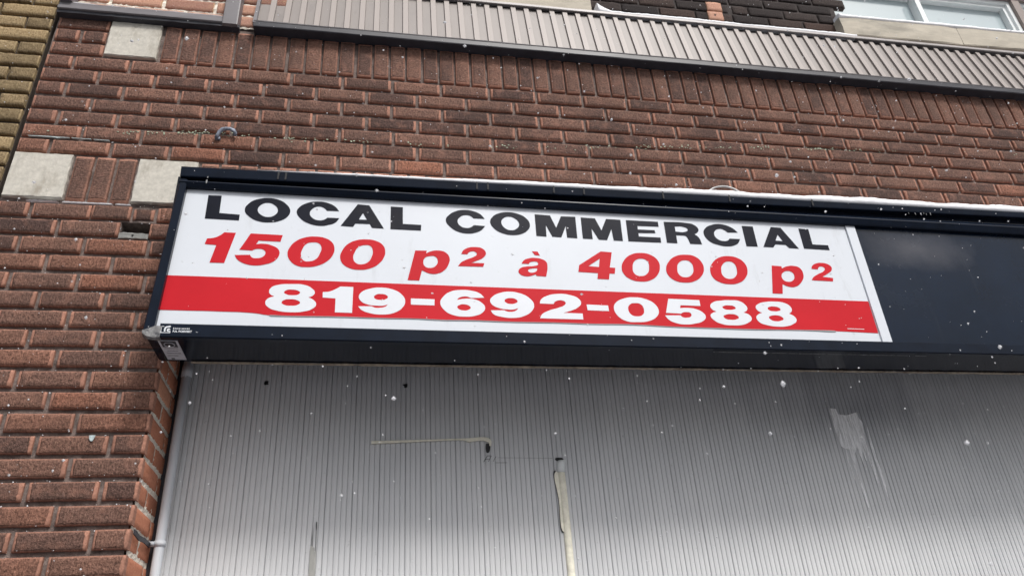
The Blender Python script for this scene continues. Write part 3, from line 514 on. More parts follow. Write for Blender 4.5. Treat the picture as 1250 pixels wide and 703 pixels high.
def half_round(mb, path, w, d):
    rings = []
    for (px, pz) in path: rings.append([(px - w*math.cos(math.pi*k/8), .2492 - d*math.sin(math.pi*k/8), pz) for k in range(9)])
    mb.loft(rings, smooth=True)
half_round(mb, [(1.9455, -1.95), (1.9510, -1.2502), (1.9505, -1.10), (1.9495, -.98), (1.9480, -.897)], .0135, .010); mb.build('molding', M['cream_trim'], vr)
mb = MB(); half_round(mb, [(1.9475, -.900), (1.9478, -.885), (1.951, -.866), (1.9535, -.857)], .0155, .013); mb.build('end_cap', M['white_frame'], vr)
flat('glue_residue', [[(1.9265, -.898, 0), (1.936, -.90, 0), (1.9385, -1.0, 0), (1.9395, -1.07, 0), (1.938, -1.105, 0), (1.932, -1.10, 0), (1.930, -1.0, 0)]], .2466, .003, M['cream_trim'], vr)
flat('grime_edge', [[(1.9240, -.892, 0), (1.9285, -.898, 0), (1.932, -1.0, 0), (1.935, -1.085, 0), (1.9365, -1.108, 0), (1.930, -1.105, 0), (1.9285, -1.0, 0)], [(1.930, -.850, 0), (1.945, -.846, 0), (1.960, -.851, 0), (1.958, -.856, 0), (1.936, -.857, 0)]], .2473, .003, M['dirt_line'], vr)
lr = empty('trim_remnant', (1.105, .247, -1.9), 'worn grey upright trim remnant with ragged top, left of the cream molding', 'trim strip')
flat('strip', [[(1.0925, -1.143, 1), (1.096, -1.128, 0), (1.099, -1.145, 1), (1.103, -1.132, 0), (1.106, -1.146, 1), (1.1115, -1.143, 1), (1.1150, -1.95, 1), (1.0920, -1.95, 1)]], .2462, .004, simple('aged_strip', (.36, .36, .34), .7, var=.2, scale=70, sx=(1, 1, .3)), lr)
flat('grime_edge', [poly([(1.1062, -1.050), (1.1090, -1.053), (1.1092, -1.072), (1.1085, -1.080), (1.1100, -1.143), (1.1088, -1.143), (1.1070, -1.085), (1.1058, -1.065)]), poly([(1.0980, -1.062), (1.0992, -1.10), (1.0998, -1.14), (1.0988, -1.14), (1.0978, -1.10)]), poly([(1.0938, -1.08), (1.0945, -1.10), (1.0945, -1.145), (1.0936, -1.145)])], .2470, .001, M['dirt_line'], lr)

# timber plug, chips and flecks on the brickwork
mb = MB(); mb.loft([[(x_, .0015+a_, -.1375), (x_, .0015+a_, -.1165+c_), (x_, .05, -.1155+c_), (x_, .05, -.1375)] for x_, a_, c_ in ((.4010, .004, -.001), (.415, .001, .002), (.43, 0, 0), (.446, .002, .0015), (.46, 0, -.0015), (.475, .003, .002), (.488, .001, -.002), (.4960, .005, .001))]); mb.box(.444, .450, .0005, .003, -.1285, -.124, 1)
mb.build('timber_plug', [M['wood'], M['dark_hole']], building)['label'] = 'grey weathered timber in the hole beside the sign'
flat('paint_chip', [[(.449, -.8375, 1), (.4665, -.8370, 1), (.464, -.846, 0), (.459, -.8555, 0), (.452, -.850, 0)]], -.0035, .001, M['blue_paint'], brick_wall, 'pale blue paint chip')
fl = []
line = [(0.0, .290), (.55, .335), (1.405, .347), (1.9, .372), (2.1, .389), (2.52, .428), (2.9, .452), (3.1, .463), (4.4, .530), (6, .6)]
def zl(x):
    for (a, za), (b_, zb) in zip(line, line[1:]):
        if a <= x <= b_: return za+(zb-za)*(x-a)/(b_-a)
for cl in range(95):
    cx0 = random.choice([random.uniform(.05, 4.5), random.uniform(1.2, 3.3), random.uniform(.35, .8)])
    for _ in range(random.randint(1, 5)):
        px = cx0 + random.gauss(0, .025); px = max(.03, min(5, px)); s = random.uniform(.0008, .0028)
        pz = zl(px)+random.gauss(0, .005)
        fl.append([(px+s*1.6*random.uniform(.4, 1.3)*math.cos(t), pz+s*random.uniform(.4, 1.2)*math.sin(t), 0) for t in [k*2*math.pi/6 for k in range(6)]])
flat('paint_flecks', fl, -.0028, .001, M['pale_paint'], brick_wall, 'thin line of pale green paint flecks across the bricks')
flat('paint_smear', [poly([(.028, .2796), (.06, .2806), (.10, .2810), (.135, .2802), (.165, .2806), (.165, .2788), (.14, .2782), (.125, .2745), (.112, .2778), (.06, .2782), (.03, .2780)]), poly([(.172, .2804), (.21, .2800), (.235, .2804), (.24, .2786), (.20, .2784), (.172, .2790)]), poly([(.246, .2796), (.30, .2790), (.299, .2770), (.27, .2778), (.246, .2780)])], .004, .008, M['blue_paint'], brick_wall, 'pale blue smear along the mortar joint above the lower left stone block')
# ------------------------------------------------------------------ sills and window of the upper floor
def sill(x0, x1, lab, joints, slope=.017):
    mb = MB(); cuts = [x0] + joints + [x1]
    for a, b_ in zip(cuts, cuts[1:]):
        n = max(2, int((b_-a)/.08)); rings = []
        for i in range(n+1):
            x = a+.0012+(b_-a-.0024)*i/n; dz = slope*(x-3.67) if x0 > 3 else 0
            j = lambda: random.uniform(-.0016, .0016)
            s = .006 if i in (0, n) else 0
            rings.append([(x, .09+s, 1.345+dz+j()), (x, .086+s+j(), 1.351+dz+j()), (x, .085+s+j(), 1.40+dz), (x, .087+s, 1.4735+dz+j()), (x, .096+s, 1.4815+dz+j()), (x, .24, 1.492+dz), (x, .24, 1.335+dz)])
        mb.loft(rings)
    mb.build('window_sill', M['limestone'], building)['label'] = lab
sill(3.660, 6.15, 'long pale limestone sill under the window', [4.378])
mb = MB(); rings = []
for i in range(9):
    x = .9 + (2.277-.9)*i/8; j = lambda: random.uniform(-.0016, .0016)
    rings.append([(x, .09, 1.318), (x, .085, 1.324+j()), (x, .085, 1.46+j()), (x, .095, 1.468), (x, .24, 1.475), (x, .24, 1.318)])
mb.loft(rings); mb.build('window_sill', M['limestone'], building)['label'] = 'pale limestone sill cut off by the top of the picture'
mb = MB(); mb.box(.9, 2.0, .15, .45, 1.33, 2.25); mb.build('blocked_opening', M['dark_mortar'], building)

win = MB()
WY = .20
win.box(3.70, 6.15, WY-.035, WY+.06, 1.895, 2.0)                      # brown transom
for xx in (4.968, 6.06): win.box(xx, xx+.052, WY-.03, WY+.06, 1.50, 1.895)
window = win.build('window', M['brown_frame'], building); window['label'] = 'upper window with brown mullion and white sashes'
def sash(xa, xb, mull=None):
    mb = MB(); y0, y1 = WY-.012, WY+.05; zb, zt = 1.505, 1.893
    for o, yy in ((0, 0), (.022, .014)):
        w = .024
        xa_, xb_, zb_, zt_ = xa+o, xb-o, zb+o, zt-o
        mb.box(xa_, xa_+w, y0+yy, y1, zb_, zt_); mb.box(xb_-w, xb_, y0+yy, y1, zb_, zt_)
        mb.box(xa_+w, xb_-w, y0+yy, y1-.001, zt_-w, zt_); mb.box(xa_+w, xb_-w, y0+yy, y1-.001, zb_, zb_+w)
    if mull: mb.box(mull, mull+.03, y0-.004, y1-.002, zb+.05, zt-.05); mb.box(mull+.03, mull+.05, y0+.012, y1-.003, zb+.05, zt-.05)
    mb.build('sash', M['white_frame'], window)
    g = MB(); g.box(xa+.03, xb-.03, y1-.016, y1-.012, zb+.03, zt-.03); g.build('pane', M['glass'], window)
sash(3.712, 4.966, 4.300); sash(5.022, 6.058)

# ------------------------------------------------------------------ neighbour of tan bricks
nb = empty('neighbour_building', (-1, .15, -3.2), 'tan brick building touching the left edge of the brown brick wall', 'building')
mb = MB()
for k in range(-52, 18):
    z = .8505 + (k-11)*.0672
    xe = -.0165; first = .0955 if k % 2 else .2
    a = xe
    while a > -1.6:
        L = (first if a == xe else .2)
        brick(mb, a-L/2, z+random.uniform(-.0015, .0015), L-.009, .053, y=.006, rnd=random.random(), jit=1.2); a -= L
mortar_sheet(mb, -1.6, -.018, -3.18, 1.3, .0215, amp=.003, step=.03)
mb.box(-1.6, -.02, .026, .3, -3.2, 1.32, 1)
mb.build('brick_wall', [M['tan_brick'], M['deep_mortar']], nb, recalc=False)

# ------------------------------------------------------------------ corrugated band
cor = empty('corrugated_band', (3.4, 0, .885), 'brown-grey corrugated metal band running across the top of the brick wall', 'cladding')
def band_y(z): return -.036 + (z-.905)*.195
mb = MB(); ring0 = []; per = .0622; x = .757
top, bot = 1.236, .905
prof = []
prof.append((x, .0095))
x += .004
while x < 6.15:
    prof += [(x, .0095), (x+.0345, .009), (x+.0370, 0), (x+.0595, 0), (x+.0618, .0095)]; x += per
for (xa, da), (xb, db) in zip(prof, prof[1:]):
    rid = da == 0 and db == 0
    tp = top if da == 0 or db == 0 else top-.008
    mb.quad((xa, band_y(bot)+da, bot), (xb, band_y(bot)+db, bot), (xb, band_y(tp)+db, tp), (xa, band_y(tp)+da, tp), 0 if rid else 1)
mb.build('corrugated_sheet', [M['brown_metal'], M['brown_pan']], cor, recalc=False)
def along(mb, x0, x1, prof, dz0=0, dz1=0, m=0, n=1, jit=0):
    rings = []
    for i in range(n+1):
        t = i/n; x = x0+(x1-x0)*t
        rings.append([(x, y+random.uniform(-jit, jit), z+dz0+(dz1-dz0)*t+random.uniform(-jit, jit)) for y, z in prof])
    mb.loft(rings, m)
mb = MB(); along(mb, .748, 6.15, [(-.044, .880), (-.046, .884), (-.046, .906), (-.040, .912), (-.016, .912), (-.016, .898), (.012, .890), (.012, .880)], n=40, jit=.0006)
mb.build('drip_flashing', M['dark_flash'], cor)
mb = MB(); along(mb, .748, 6.15, [(-.0462, .9085), (-.0475, .9125), (-.036, .918), (-.028, .918), (-.028, .9085)], n=30, jit=.0003); mb.build('edge_trim', M['grey_brown_metal'], cor)
mb = MB(); along(mb, .744, .757, [(-.047, .90), (band_y(1.23)-.01, 1.23), (.10, 1.23), (.02, .90)]); mb.build('end_trim', M['grey_brown_metal'], cor)
mb = MB(); along(mb, .745, 6.15, [(band_y(1.226)-.006, 1.2300), (band_y(1.226)-.008, 1.2330), (band_y(1.226)-.006, 1.2480), (.03, 1.257), (.146, 1.268), (.146, 1.262), (.03, 1.2500), (band_y(1.226)-.002, 1.2300)], 0, .020, n=40, jit=.0005)
mb.build('cap_flashing', M['cap_metal'], cor)
mb = MB(); mb.box(.76, 6.15, .045, .05, .92, 1.246); mb.build('backing', M['dark_hole'], cor)

# ------------------------------------------------------------------ brown frame, top left
fr = empty('panel_frame', (.34, -.02, .90), 'grey-brown metal frame around orange bricks at the top left of the wall', 'frame')
mb = MB(); rail = [(.004, .897), (-.033, .897), (-.036, .900), (-.036, .914), (-.030, .918), (-.030, .936), (-.027, .939), (.004, .941)]
along(mb, .005, .645, rail, n=12, jit=.0006); mb.build('bottom_rail', M['grey_brown_metal'], fr)
for a, b_, z in ((.622, .687, .884), (.004, .052, .9385)):
    mb = MB(); rings = []
    for z_ in (z, z+.004, 1.75):
        rings.append([(a, .004, z_), (a+.003, -.040, z_), (a+.006, -.043, z_), (b_-.006, -.043, z_), (b_-.002, -.041, z_), (b_, .004, z_)])
    mb.loft(rings); mb.build('post', M['grey_brown_metal'], fr)
mb = MB(); along(mb, .002, .69, [(.0, .880), (-.026, .8835), (-.027, .896), (.0, .896)], n=24, jit=.0012); mb.build('under_flashing', M['dark_flash'], fr)

# ------------------------------------------------------------------ the sign
sign = empty('shop_sign', (2.8, 0, -.59), 'long navy box sign with a white LOCAL COMMERCIAL panel and red phone band', 'sign')
XR = 5.6
def lerp_prof(mb, stations, m=0):
    mb.loft([[(x, y, z) for (y, z) in pr] for x, pr in stations], m)
# cabinet body
mb = MB()
def cab(x): return [(-.150, -.5885-.0022*(x-.63)), (-.150, .02), (.012, .02), (.012, -.5885-.0022*(x-.63))]
lerp_prof(mb, [(.604, cab(.604)), (2.2, cab(2.2)), (XR, cab(XR))])
mb.build('cabinet', M['navy_gloss'], sign)
# top hood
mb = MB()
def hood(x):
    b0 = .0048+.0055*(x-.62); t0 = .0440+.0012*(x-.62)
    return [(-.150, b0), (-.174, b0), (-.1755, b0+.003), (-.1795, t0-.003), (-.1765, t0), (.010, t0+.012), (.010, .021), (-.150, .0205)]
lerp_prof(mb, [(x, hood(x)) for x in (.6165, .9, 1.5, 2.2, 2.9, 3.6, 4.3, XR)])
mb.build('top_hood', M['navy'], sign)
mb = MB()
def topret(x):
    d = .0080*(x-.64); z0 = -.0355-d
    return [(-.1505, -.0085+.002*(x-.64)), (-.168, -.0105), (-.179, -.0155-.45*d), (-.180, -.0195-.5*d), (-.172, z0+.004), (-.169, z0), (-.1505, z0)]
lerp_prof(mb, [(x, topret(x)) for x in (.6175, 1.2, 2.0, 2.8, 3.6, 4.4, XR)])
mb.build('retainer', M['navy'], sign)['label'] = 'top edge strip of the sign face'
mb = MB()
def botret(x):
    z0 = -.5915-.0040*(x-.63); z1 = -.5453-.0059*(x-.63)
    return [(-.1505, z0+.002), (-.172, z0), (-.1755, z0+.003), (-.1755, z1-.002), (-.173, z1), (-.1505, z1+.001)]
lerp_prof(mb, [(x, botret(x)) for x in (.640, 1.3, 2.0, 2.7, 3.4, 4.4, XR)])
mb.build('retainer', M['navy'], sign)['label'] = 'bottom edge strip of the sign face'
mb = MB()
def lring(t):
    xo = .6185 + (.5935-.6185)*t; xi = .6425 + (.6235-.6425)*t; z = -.0085 + (-.574+.0085)*t
    return [(xo, -.1505, z), (xo, -.174, z), (xo+.003, -.1775, z), (xi-.004, -.1775, z), (xi, -.174, z), (xi, -.1505, z)]
mb.loft([lring(t) for t in (0, .25, .5, .75, 1)]); mb.build('retainer', M['navy'], sign)['label'] = 'left edge strip of the sign face'
mb = MB()                                                    # crumpled bare-metal corner
mb.loft([[(.5905, -.151, -.575), (.5935, -.1785, -.572), (.606, -.179, -.5735), (.628, -.178, -.556), (.646, -.177, -.556), (.646, -.151, -.556)],
         [(.5915, -.151, -.584), (.5935, -.178, -.580), (.606, -.1795, -.590), (.626, -.1765, -.594), (.644, -.176, -.592), (.644, -.151, -.592)],
         [(.600, -.151, -.589), (.604, -.170, -.589), (.612, -.172, -.597), (.624, -.170, -.599), (.640, -.168, -.596), (.640, -.151, -.593)]])
mb.build('corner_patch', M['bare_alu'], sign)['label'] = 'crumpled bare metal corner'
# faces
mb = MB(); k = mb.add([(.618, -.1565, -.560), (3.0770, -.1565, -.575), (3.0770, -.1565, -.02), (.632, -.1565, -.02), (.618, -.151, -.560), (3.0770, -.151, -.575), (3.0770, -.151, -.02), (.632, -.151, -.02)])
for q in ((0, 1, 2, 3), (7, 6, 5, 4), (0, 4, 5, 1), (1, 5, 6, 2), (2, 6, 7, 3), (3, 7, 4, 0)): mb.face(tuple(k+i for i in q))
panel = mb.build('white_panel', M['white_plastic'], sign)
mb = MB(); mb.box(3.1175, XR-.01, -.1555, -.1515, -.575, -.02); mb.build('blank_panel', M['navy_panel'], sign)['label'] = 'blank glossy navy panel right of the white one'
mb = MB()
for (za, zb) in ((-.5565, -.0415),): 
    mb.loft([[(3.0785, -.1570, zb), (3.0800, -.1625, zb), (3.1185, -.1625, zb), (3.1210, -.1550, zb)], [(3.0765, -.1570, za), (3.0780, -.1625, za), (3.1165, -.1625, za), (3.1190, -.1550, za)]])
mb.build('divider_strip', M['white_plastic'], sign)
top_b = [(.6262, -.3696), (.7159, -.3696), (1.1201, -.3728), (1.9172, -.3785), (2.3975, -.3822), (3.0755, -.3880)]
bot_b = [(3.0745, -.5185), (2.9049, -.5140), (2.7765, -.5125), (2.5558, -.5138), (2.42, -.5120), (2.3124, -.5113), (2.1356, -.5056), (1.98, -.5066), (1.8964, -.5054), (1.709, -.5058), (1.60, -.5035), (1.4838, -.5044), (1.40, -.5022), (1.3072, -.5030), (1.15, -.5014), (1.0, -.5030), (.9498, -.5022), (.9023, -.4955), (.80, -.4925), (.70, -.4920), (.6215, -.4917)]
band = flat('red_band', [[(a, b_, 1) for a, b_ in top_b] + [(a, b_, 1 if i in (0, len(bot_b)-1) else 0) for i, (a, b_) in enumerate(bot_b)]], -.1571, .0008, M['red_vinyl'], sign)
edge_path = [(a, b_-.0004) for a, b_ in bot_b]
flat('torn_edge_shadow', [[(a, b_+.0006, 0) for a, b_ in edge_path[1:-4]] + [(a, b_-.0009-.0012*abs(math.sin(7*a+3)), 0) for a, b_ in reversed(edge_path[1:-4])]], -.1578, .0014, M['edge_shadow'], sign, 'torn edge of the red band, its thin shadow painted as a grey line')  # wavy torn edge; its thin shadow is put in as grey colour
flat('fine_print', [poly([(2.955, -.5020), (3.022, -.5030), (3.022, -.5052), (2.955, -.5042)])], -.1576, .0004, M['white_vinyl'], sign)
# one mesh per character: sub-parts of the panel or band they are stuck to
for ch, g_ in zip('LOCALCOMMERCIAL', BLACK_TEXT): flat('letter', g_, -.1571, .0008, M['black_vinyl'], panel, 'black capital ' + ch)
RT = RED_TEXT[:6] + [RED_TEXT[6] + RED_TEXT[7]] + RED_TEXT[8:]
for ch, g_ in zip('1500p²à4000p²', RT): flat('digit' if ch in '1504²' else 'letter', g_, -.1571, .0008, M['red_vinyl'], panel, 'red slanted ' + ch)
for ch, g_ in zip('819-692-0588', PHONE_TEXT): flat('hyphen' if ch == '-' else 'digit', g_, -.1577, .0006, M['white_vinyl'], band, 'white ' + ('hyphen' if ch == '-' else ch))

# maker's small mark on the bottom strip
def text(parent, body, x, z, size, y, material, name, sxx=1.0, bold=.0):
    cu = bpy.data.curves.new(name, 'FONT'); cu.body = body; cu.size = size; cu.extrude = .0002; cu.offset = bold
    t = bpy.data.objects.new('tmp', cu); C.objects.link(t); bpy.context.view_layer.update()
    me = bpy.data.meshes.new_from_object(t.evaluated_get(bpy.context.evaluated_depsgraph_get()))
    bpy.data.objects.remove(t); bpy.data.curves.remove(cu)
    for v in me.vertices: v.co = (x + v.co.x*sxx, y + v.co.z, z + v.co.y - .0059*(v.co.x*sxx))
    me.materials.clear(); me.materials.append(material); me.name = name
    return link(name, me, parent)
mk = flat('maker_mark', [poly([(.6440, -.5560), (.6525, -.5560), (.6525, -.5578), (.6462, -.5578), (.6462, -.5765), (.6700, -.5768), (.6700, -.5725), (.6722, -.5725), (.6722, -.5788), (.6440, -.5785)]),
    [(.6535, -.5735, 1), (.6535, -.5640, 0), (.6570, -.5575, 0), (.6640, -.5555, 0), (.6675, -.5545, 1), (.6715, -.5560, 1), (.6700, -.5590, 0), (.6640, -.5600, 0), (.6590, -.5630, 0), (.6580, -.5735, 1)],
    [(.6615, -.5690, 0), (.6640, -.5640, 0), (.6690, -.5640, 0), (.6715, -.5680, 1), (.6650, -.5690, 1), (.6670, -.5715, 0), (.6710, -.5710, 1), (.6690, -.5740, 0), (.6635, -.5735, 0)]], -.1762, .0005, M['white_vinyl'], sign, "sign maker's small white logo and name")
text(mk, 'E N S E I G N E S', .6785, -.5655, .0064, -.1762, M['white_vinyl'], 'maker_name', 1.02, .0002)
text(mk, 'P.A. BOISVERT', .6785, -.5755, .0088, -.1762, M['white_vinyl'], 'maker_name', .98, .0003)
text(mk, 'inc.', .7445, -.5755, .0050, -.1762, M['white_vinyl'], 'maker_name', .9)
# approval label on the underside
lb = MB(); zz = -.5898
lb.box(.632, .688, -.146, -.004, zz-.0008, zz+.001); lab = lb.build('approval_label', M['label_grey'], sign); lab['label'] = 'grey printed label under the left end of the sign'
lb = MB()
lb.box(.638, .682, -.144, -.100, zz-.0011, zz-.0007)
for i, (a, b_) in enumerate(((.640, .680), (.645, .676), (.640, .681), (.640, .670))):
    lb.box(a, b_, -.092+i*.018, -.089+i*.018, zz-.0011, zz-.0007)
lb.box(.645, .655, -.018, -.008, zz-.0011, zz-.0007)
lb.build('label_print', M['label_dark'], lab)
lb = MB(); lb.tube([(.644+.030*math.sin(t)*.5+.016, -.118-.016*math.cos(t), zz-.0013) for t in [k*math.pi/8 for k in range(-8, 9)]], .0012, 5); lb.build('label_print', M['label_grey'], lab)
# rusty sealant along the wall, screw scars
mb = MB(); rings = []; n = 160
for i in range(n+1):
    x = .70 + (XR-.72)*i/n; r_ = .0022+.0022*random.random(); zc = -.5912-.0022*(x-.63)
    rings.append([(x, .010-r_, zc-r_*.9), (x, .012-2*r_, zc-r_*.1), (x, .016, zc+.002), (x, .016, zc-r_)])
mb.loft(rings); mb.build('sealant_bead', M['rust'], sign)
mb = MB()
for a, b_ in ((2.42, 3.08), (2.98, 3.17), (3.2, 3.245)):
    z0 = -.5925-.0040*(a-.63); z1 = -.5925-.0040*(b_-.63)
    mb.loft([[(a, -.1500, z0-.002), (a, -.1522, z0-.002), (a, -.1522, z0), (a, -.15, z0)], [(b_, -.1500, z1-.0005), (b_, -.1515, z1-.0005), (b_, -.1515, z1), (b_, -.15, z1)]])
mb.build('scraped_edge', M['bare_alu'], sign)
sc_ = []
for (cx0, cz0, s) in ((.705, -.015, 1), (.706, .002, .6), (1.55, .022, .4), (3.37, .010, .5), (3.40, .009, .7), (3.45, .0105, .6), (3.47, .012, .8), (3.44, .0135, .5)):
    sc_.append([(cx0+.004*s*math.cos(t)*random.uniform(.3, .8), cz0+.010*s*math.sin(t)*random.uniform(.5, 1), 0) for t in [q*2*math.pi/7 for q in range(7)]])
for cx0 in (.93, .955, 1.62, 1.66, 1.905, 2.02, 2.33, 2.60, 2.95):
    zb = .008+.0055*(cx0-.62)
    flat('seam', [poly([(cx0, zb), (cx0+.006, zb), (cx0+.007, zb+.030), (cx0+.001, zb+.031)])], -.1803, .0008, M['dirt_line'], sign)
for c_ in sc_: flat('scratch', [c_], -.1795, .0006, M['bare_alu'], sign)

# wire loop that stands up behind the sign
mb = MB(); mb.tube([(2.55+.23*t, -.035+.02*math.sin(5*t), .085+.125*math.sin(math.pi*t)**.8) for t in [i/24 for i in range(25)]], .0042, 8)
tag(mb.build('wire_loop', M['wire']), 'grey wire loop rising behind the snowy top of the sign', 'wire')
# iron clip
mb = MB(); pts = [(.668, -.010, .313), (.673, -.013, .322), (.677, -.016, .335), (.687, -.018, .349), (.700, -.018, .353), (.715, -.018, .353), (.728, -.018, .347), (.735, -.016, .335), (.733, -.012, .326)]
mb.tube(pts, [.0085, .0072, .0075, .0075, .0072, .0072, .0082, .0075, .0065], 8)
mb.box(.664, .682, -.012, .002, .308, .318)
tag(mb.build('wall_clip', M['hook_iron']), 'small blue-grey iron clip like an arch on the bricks above the sign', 'clip')

# conduit
cd = empty('conduit', (.644, .22, -3.2), 'grey vertical conduit pipe in the corner between brick pier and siding', 'pipe')
mb = MB(); mb.tube([(.6415, .214, z) for z in (-3.19, -2.2, -1.6, -1.2, -.9, -.302)], .0150, 20); mb.build('pipe', M['pvc'], cd)
mb = MB(); mb.tube([(.6415, .214, -.560), (.6415, .214, -.520)], .0175, 20); mb.build('coupling', M['pvc'], cd)
mb = MB(); mb.tube([(.6415, .214, -1.122), (.6415, .214, -1.106)], .0178, 20); mb.tube([(.626, .203, -1.1145), (.618, .201, -1.1145)], .0060, 8); mb.box(.608, .632, .205, .222, -1.121, -1.107)
mb.build('clamp', M['pvc'], cd)
mb = MB(); mb.loft([[(.6125, y_, -1.126+dz), (.6165, y_, -1.126+dz), (.6165, y_, -1.112+dz), (.6125, y_, -1.112+dz)] for y_, dz in ((.022, .004), (.08, -.002), (.14, .002), (.207, 0))]); mb.build('strap', M['dark_flash'], cd)

def octa(mb, p, r):
    a = [random.uniform(.6, 1.25)*r for _ in range(6)]
    b = mb.add([(p[0]+a[0], p[1], p[2]), (p[0]-a[1], p[1], p[2]), (p[0], p[1]+a[2], p[2]), (p[0], p[1]-a[3], p[2]), (p[0], p[1], p[2]+a[4]), (p[0], p[1], p[2]-a[5])])
    for q in ((0,2,4),(2,1,4),(1,3,4),(3,0,4),(2,0,5),(1,2,5),(3,1,5),(0,3,5)): mb.face(tuple(b+i for i in q), smooth=True)
# ------------------------------------------------------------------ snow
def snow_ridge(x0, x1, base, hfun, y0, y1, label, step=.012, name='snow'):
    mb = MB(); rings = []; n = int((x1-x0)/step); ph = random.random()*9
    for i in range(n+1):
        x = x0+(x1-x0)*i/n; h = max(.0006, hfun(x)*(1+.10*math.sin(9*x+ph)+.07*math.sin(31*x+2*ph)+random.uniform(-.05, .05))); b0 = base(x)
        f = y0 + random.uniform(-.001, .001)
        rings.append([(x, f+.002, b0), (x, f-.001, b0+h*.45), (x, f+.002, b0+h*.85), (x, f+.010, b0+h), (x, (y0+y1)/2, b0+h*1.05+.002), (x, y1, b0+h*1.15), (x, y1, b0)])
    mb.loft(rings, smooth=True)
    return tag(mb.build(name, M['snow']), label, 'snow', None, 'stuff')
snow_ridge(.86, XR, lambda x: .0445+.0012*(x-.62)+.0004, lambda x: min(.033, .0010+.0185*max(0, x-.86)**.7), -.1775, .0,
           'white ridge of snow lying along the top of the sign')
snow_ridge(2.285, 3.66, lambda x: 1.2485+.020*(x-.745)/5.4+.0006, lambda x: .0185 + (.06*max(0, (2.36-x)/.075)**2 if x < 2.36 else 0), band_y(1.226)-.004, .135,
           'snow on the ledge above the corrugated band, between the two sills')
snow_ridge(3.664, 6.1, lambda x: 1.481+.017*(x-3.67)+.0006, lambda x: .021, .0865, .19, 'snow along the long window sill')
snow_ridge(.052, .622, lambda x: .9395, lambda x: .003+.006*max(0, .14-x)*8+.002*math.sin(40*x)**2, -.026, .0, 'thin snow on the bottom rail of the brown frame')
mb = MB()
for x0, x1 in ((.085, .185), (.20, .36), (.37, .42)):
    rings = []; n = int((x1-x0)/.006)
    for i in range(n+1):
        x = x0+(x1-x0)*i/n; h = .0025+.0022*random.random()
        if i in (0, n): h = .001
        rings.append([(x, .0005, -.0035+.002*(x<.2)), (x, -.001, -.002+h*.5), (x, .002, -.0032+h), (x, .011, -.003+h), (x, .011, -.0035)])
    mb.loft(rings)
tag(mb.build('snow', M['snow']), 'thin line of snow caught in the joint under the lower left stone block', 'snow', None, 'stuff')

mb = MB()
for _ in range(420):
    if random.random() < .55: px = random.uniform(.02, 4.6); kz = random.randint(3, 12)
    else: px = random.uniform(.02, .60); kz = random.randint(-18, -1)
    octa_p = (px, random.uniform(-.0030, .003), kz*CZ + random.choice((.0605, .0085, .061)) + random.uniform(-.002, .002)); r_ = random.uniform(.0008, .0026)
    octa(mb, octa_p, r_)
    if random.random() < .25: octa(mb, (px+r_*1.4, octa_p[1], octa_p[2]+r_*.4), r_*.7)
tag(mb.build('snow', M['snow']), 'specks of snow caught on the edges of the brown bricks', 'snow', None, 'stuff')

# falling snow: uncountable small flakes in the air before the wall
CAM = Vector((1.27313, -2.35223, -1.61142))
mb = MB(); cnt = 0
while cnt < 12000:
    p = (random.uniform(-1.2, 5.8), -random.uniform(.02, 2.0), random.uniform(-2.9, 2.2))
    if p[1] > -.20 and p[0] > .55 and -.62 < p[2] < .1: continue
    d = (Vector(p)-CAM).length
    if d < 1.1: continue
    octa(mb, p, min(.0046, random.lognormvariate(math.log(.00145), .55))); cnt += 1
cnt = 0
while cnt < 12:                                                # a few bigger clumps nearer the street
    p = (random.uniform(.2, 3.2), random.uniform(-1.7, -.5), random.uniform(-1.5, .5))
    d = (Vector(p)-CAM).length
    if d < .85: continue
    r_ = random.uniform(.0038, .0062)
    for _ in range(3): octa(mb, tuple(c+random.uniform(-.3, .3)*r_ for c in p), r_*.8)
    cnt += 1
tag(mb.build('falling_snow', M['flake'], recalc=True), 'small white snowflakes falling in front of the wall', 'snow', None, 'stuff')

# ------------------------------------------------------------------ ground
mb = MB(); mb.box(-300, 300, -300, 300, -3.4, -3.2)
tag(mb.build('ground', simple('slushy_asphalt', (.14, .14, .15), .9, var=.25, scale=3, bmp=.4, bdist=.02)), None, None, None, 'structure')

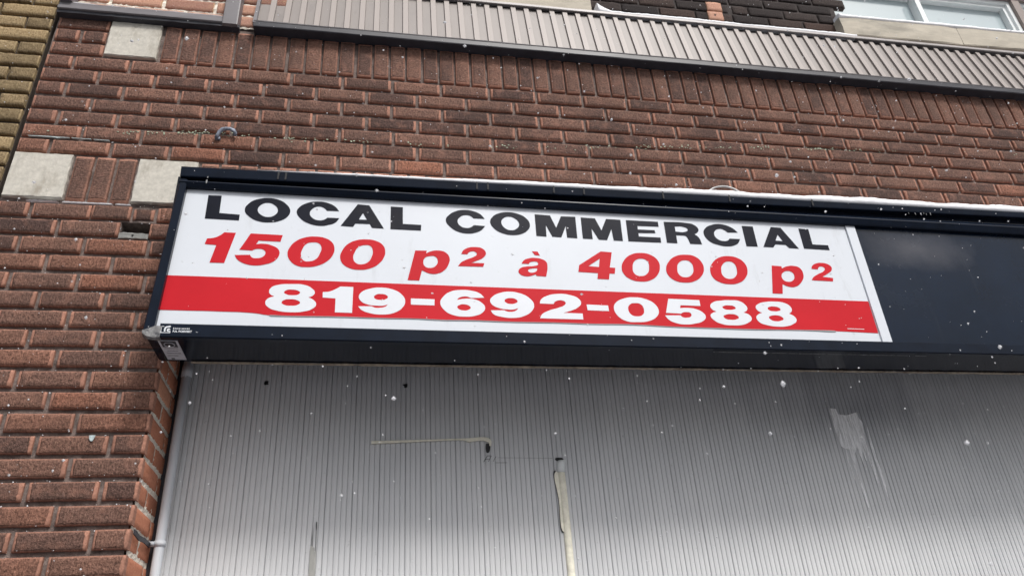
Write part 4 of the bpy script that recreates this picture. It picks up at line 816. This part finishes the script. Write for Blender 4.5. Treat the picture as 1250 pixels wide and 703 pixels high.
# ------------------------------------------------------------------ light
SUN_EL, SUN_AZ = 50.5, 22            # azimuth: degrees towards +x of straight ahead of the wall
w = bpy.data.worlds.new('World'); sc.world = w; w.use_nodes = True
nt = w.node_tree; bg = nt.nodes['Background']
sky = nt.nodes.new('ShaderNodeTexSky'); sky.sky_type = 'NISHITA'; sky.sun_disc = False
sky.sun_elevation = R(SUN_EL); sky.sun_rotation = R(180-SUN_AZ); sky.air_density = 1.0; sky.dust_density = 4.0; sky.ozone_density = 1.0
hs = nt.nodes.new('ShaderNodeHueSaturation'); hs.inputs['Saturation'].default_value = .35
nt.links.new(sky.outputs[0], hs.inputs['Color']); # overcast: three times brighter overhead than at the horizon
tc = nt.nodes.new('ShaderNodeTexCoord'); sp = nt.nodes.new('ShaderNodeSeparateXYZ'); nt.links.new(tc.outputs['Generated'], sp.inputs[0])
gr_ = mapr(nt, sp.outputs[2], 0, 1, .50, 1.62)
nt.links.new(mixc(nt, 1, hs.outputs[0], gr_, 'MULTIPLY'), bg.inputs['Color'])
bg.inputs['Strength'].default_value = .075
sl = bpy.data.lights.new('Sun', 'SUN'); sl.energy = 1.5; sl.angle = R(10); sl.color = (1, .97, .93)
so = bpy.data.objects.new('Sun', sl); C.objects.link(so)
d = Vector((-math.sin(R(SUN_AZ))*math.cos(R(SUN_EL)), math.cos(R(SUN_AZ))*math.cos(R(SUN_EL)), -math.sin(R(SUN_EL))))
so.rotation_euler = d.to_track_quat('-Z', 'Y').to_euler()
so.location = (2, -5, 6)

# ------------------------------------------------------------------ camera
cam = bpy.data.cameras.new('Camera'); cam.sensor_width = 36; cam.sensor_fit = 'HORIZONTAL'; cam.lens = 918.41/1250*36
cam.dof.use_dof = True; cam.dof.focus_distance = 2.9; cam.dof.aperture_fstop = 6.9
cam.clip_start = .02; cam.clip_end = 1000
co = bpy.data.objects.new('Camera', cam); C.objects.link(co)
co.location = CAM; co.rotation_euler = (2.07495149, .0609309950, -.171968754)
sc.camera = co
vs = sc.view_settings
sc.display_settings.display_device = 'sRGB'
vs.view_transform = 'Standard'; vs.look = 'None'; vs.gamma = 1; vs.exposure = .8
try: vs.use_curve_mapping = False
except Exception: pass
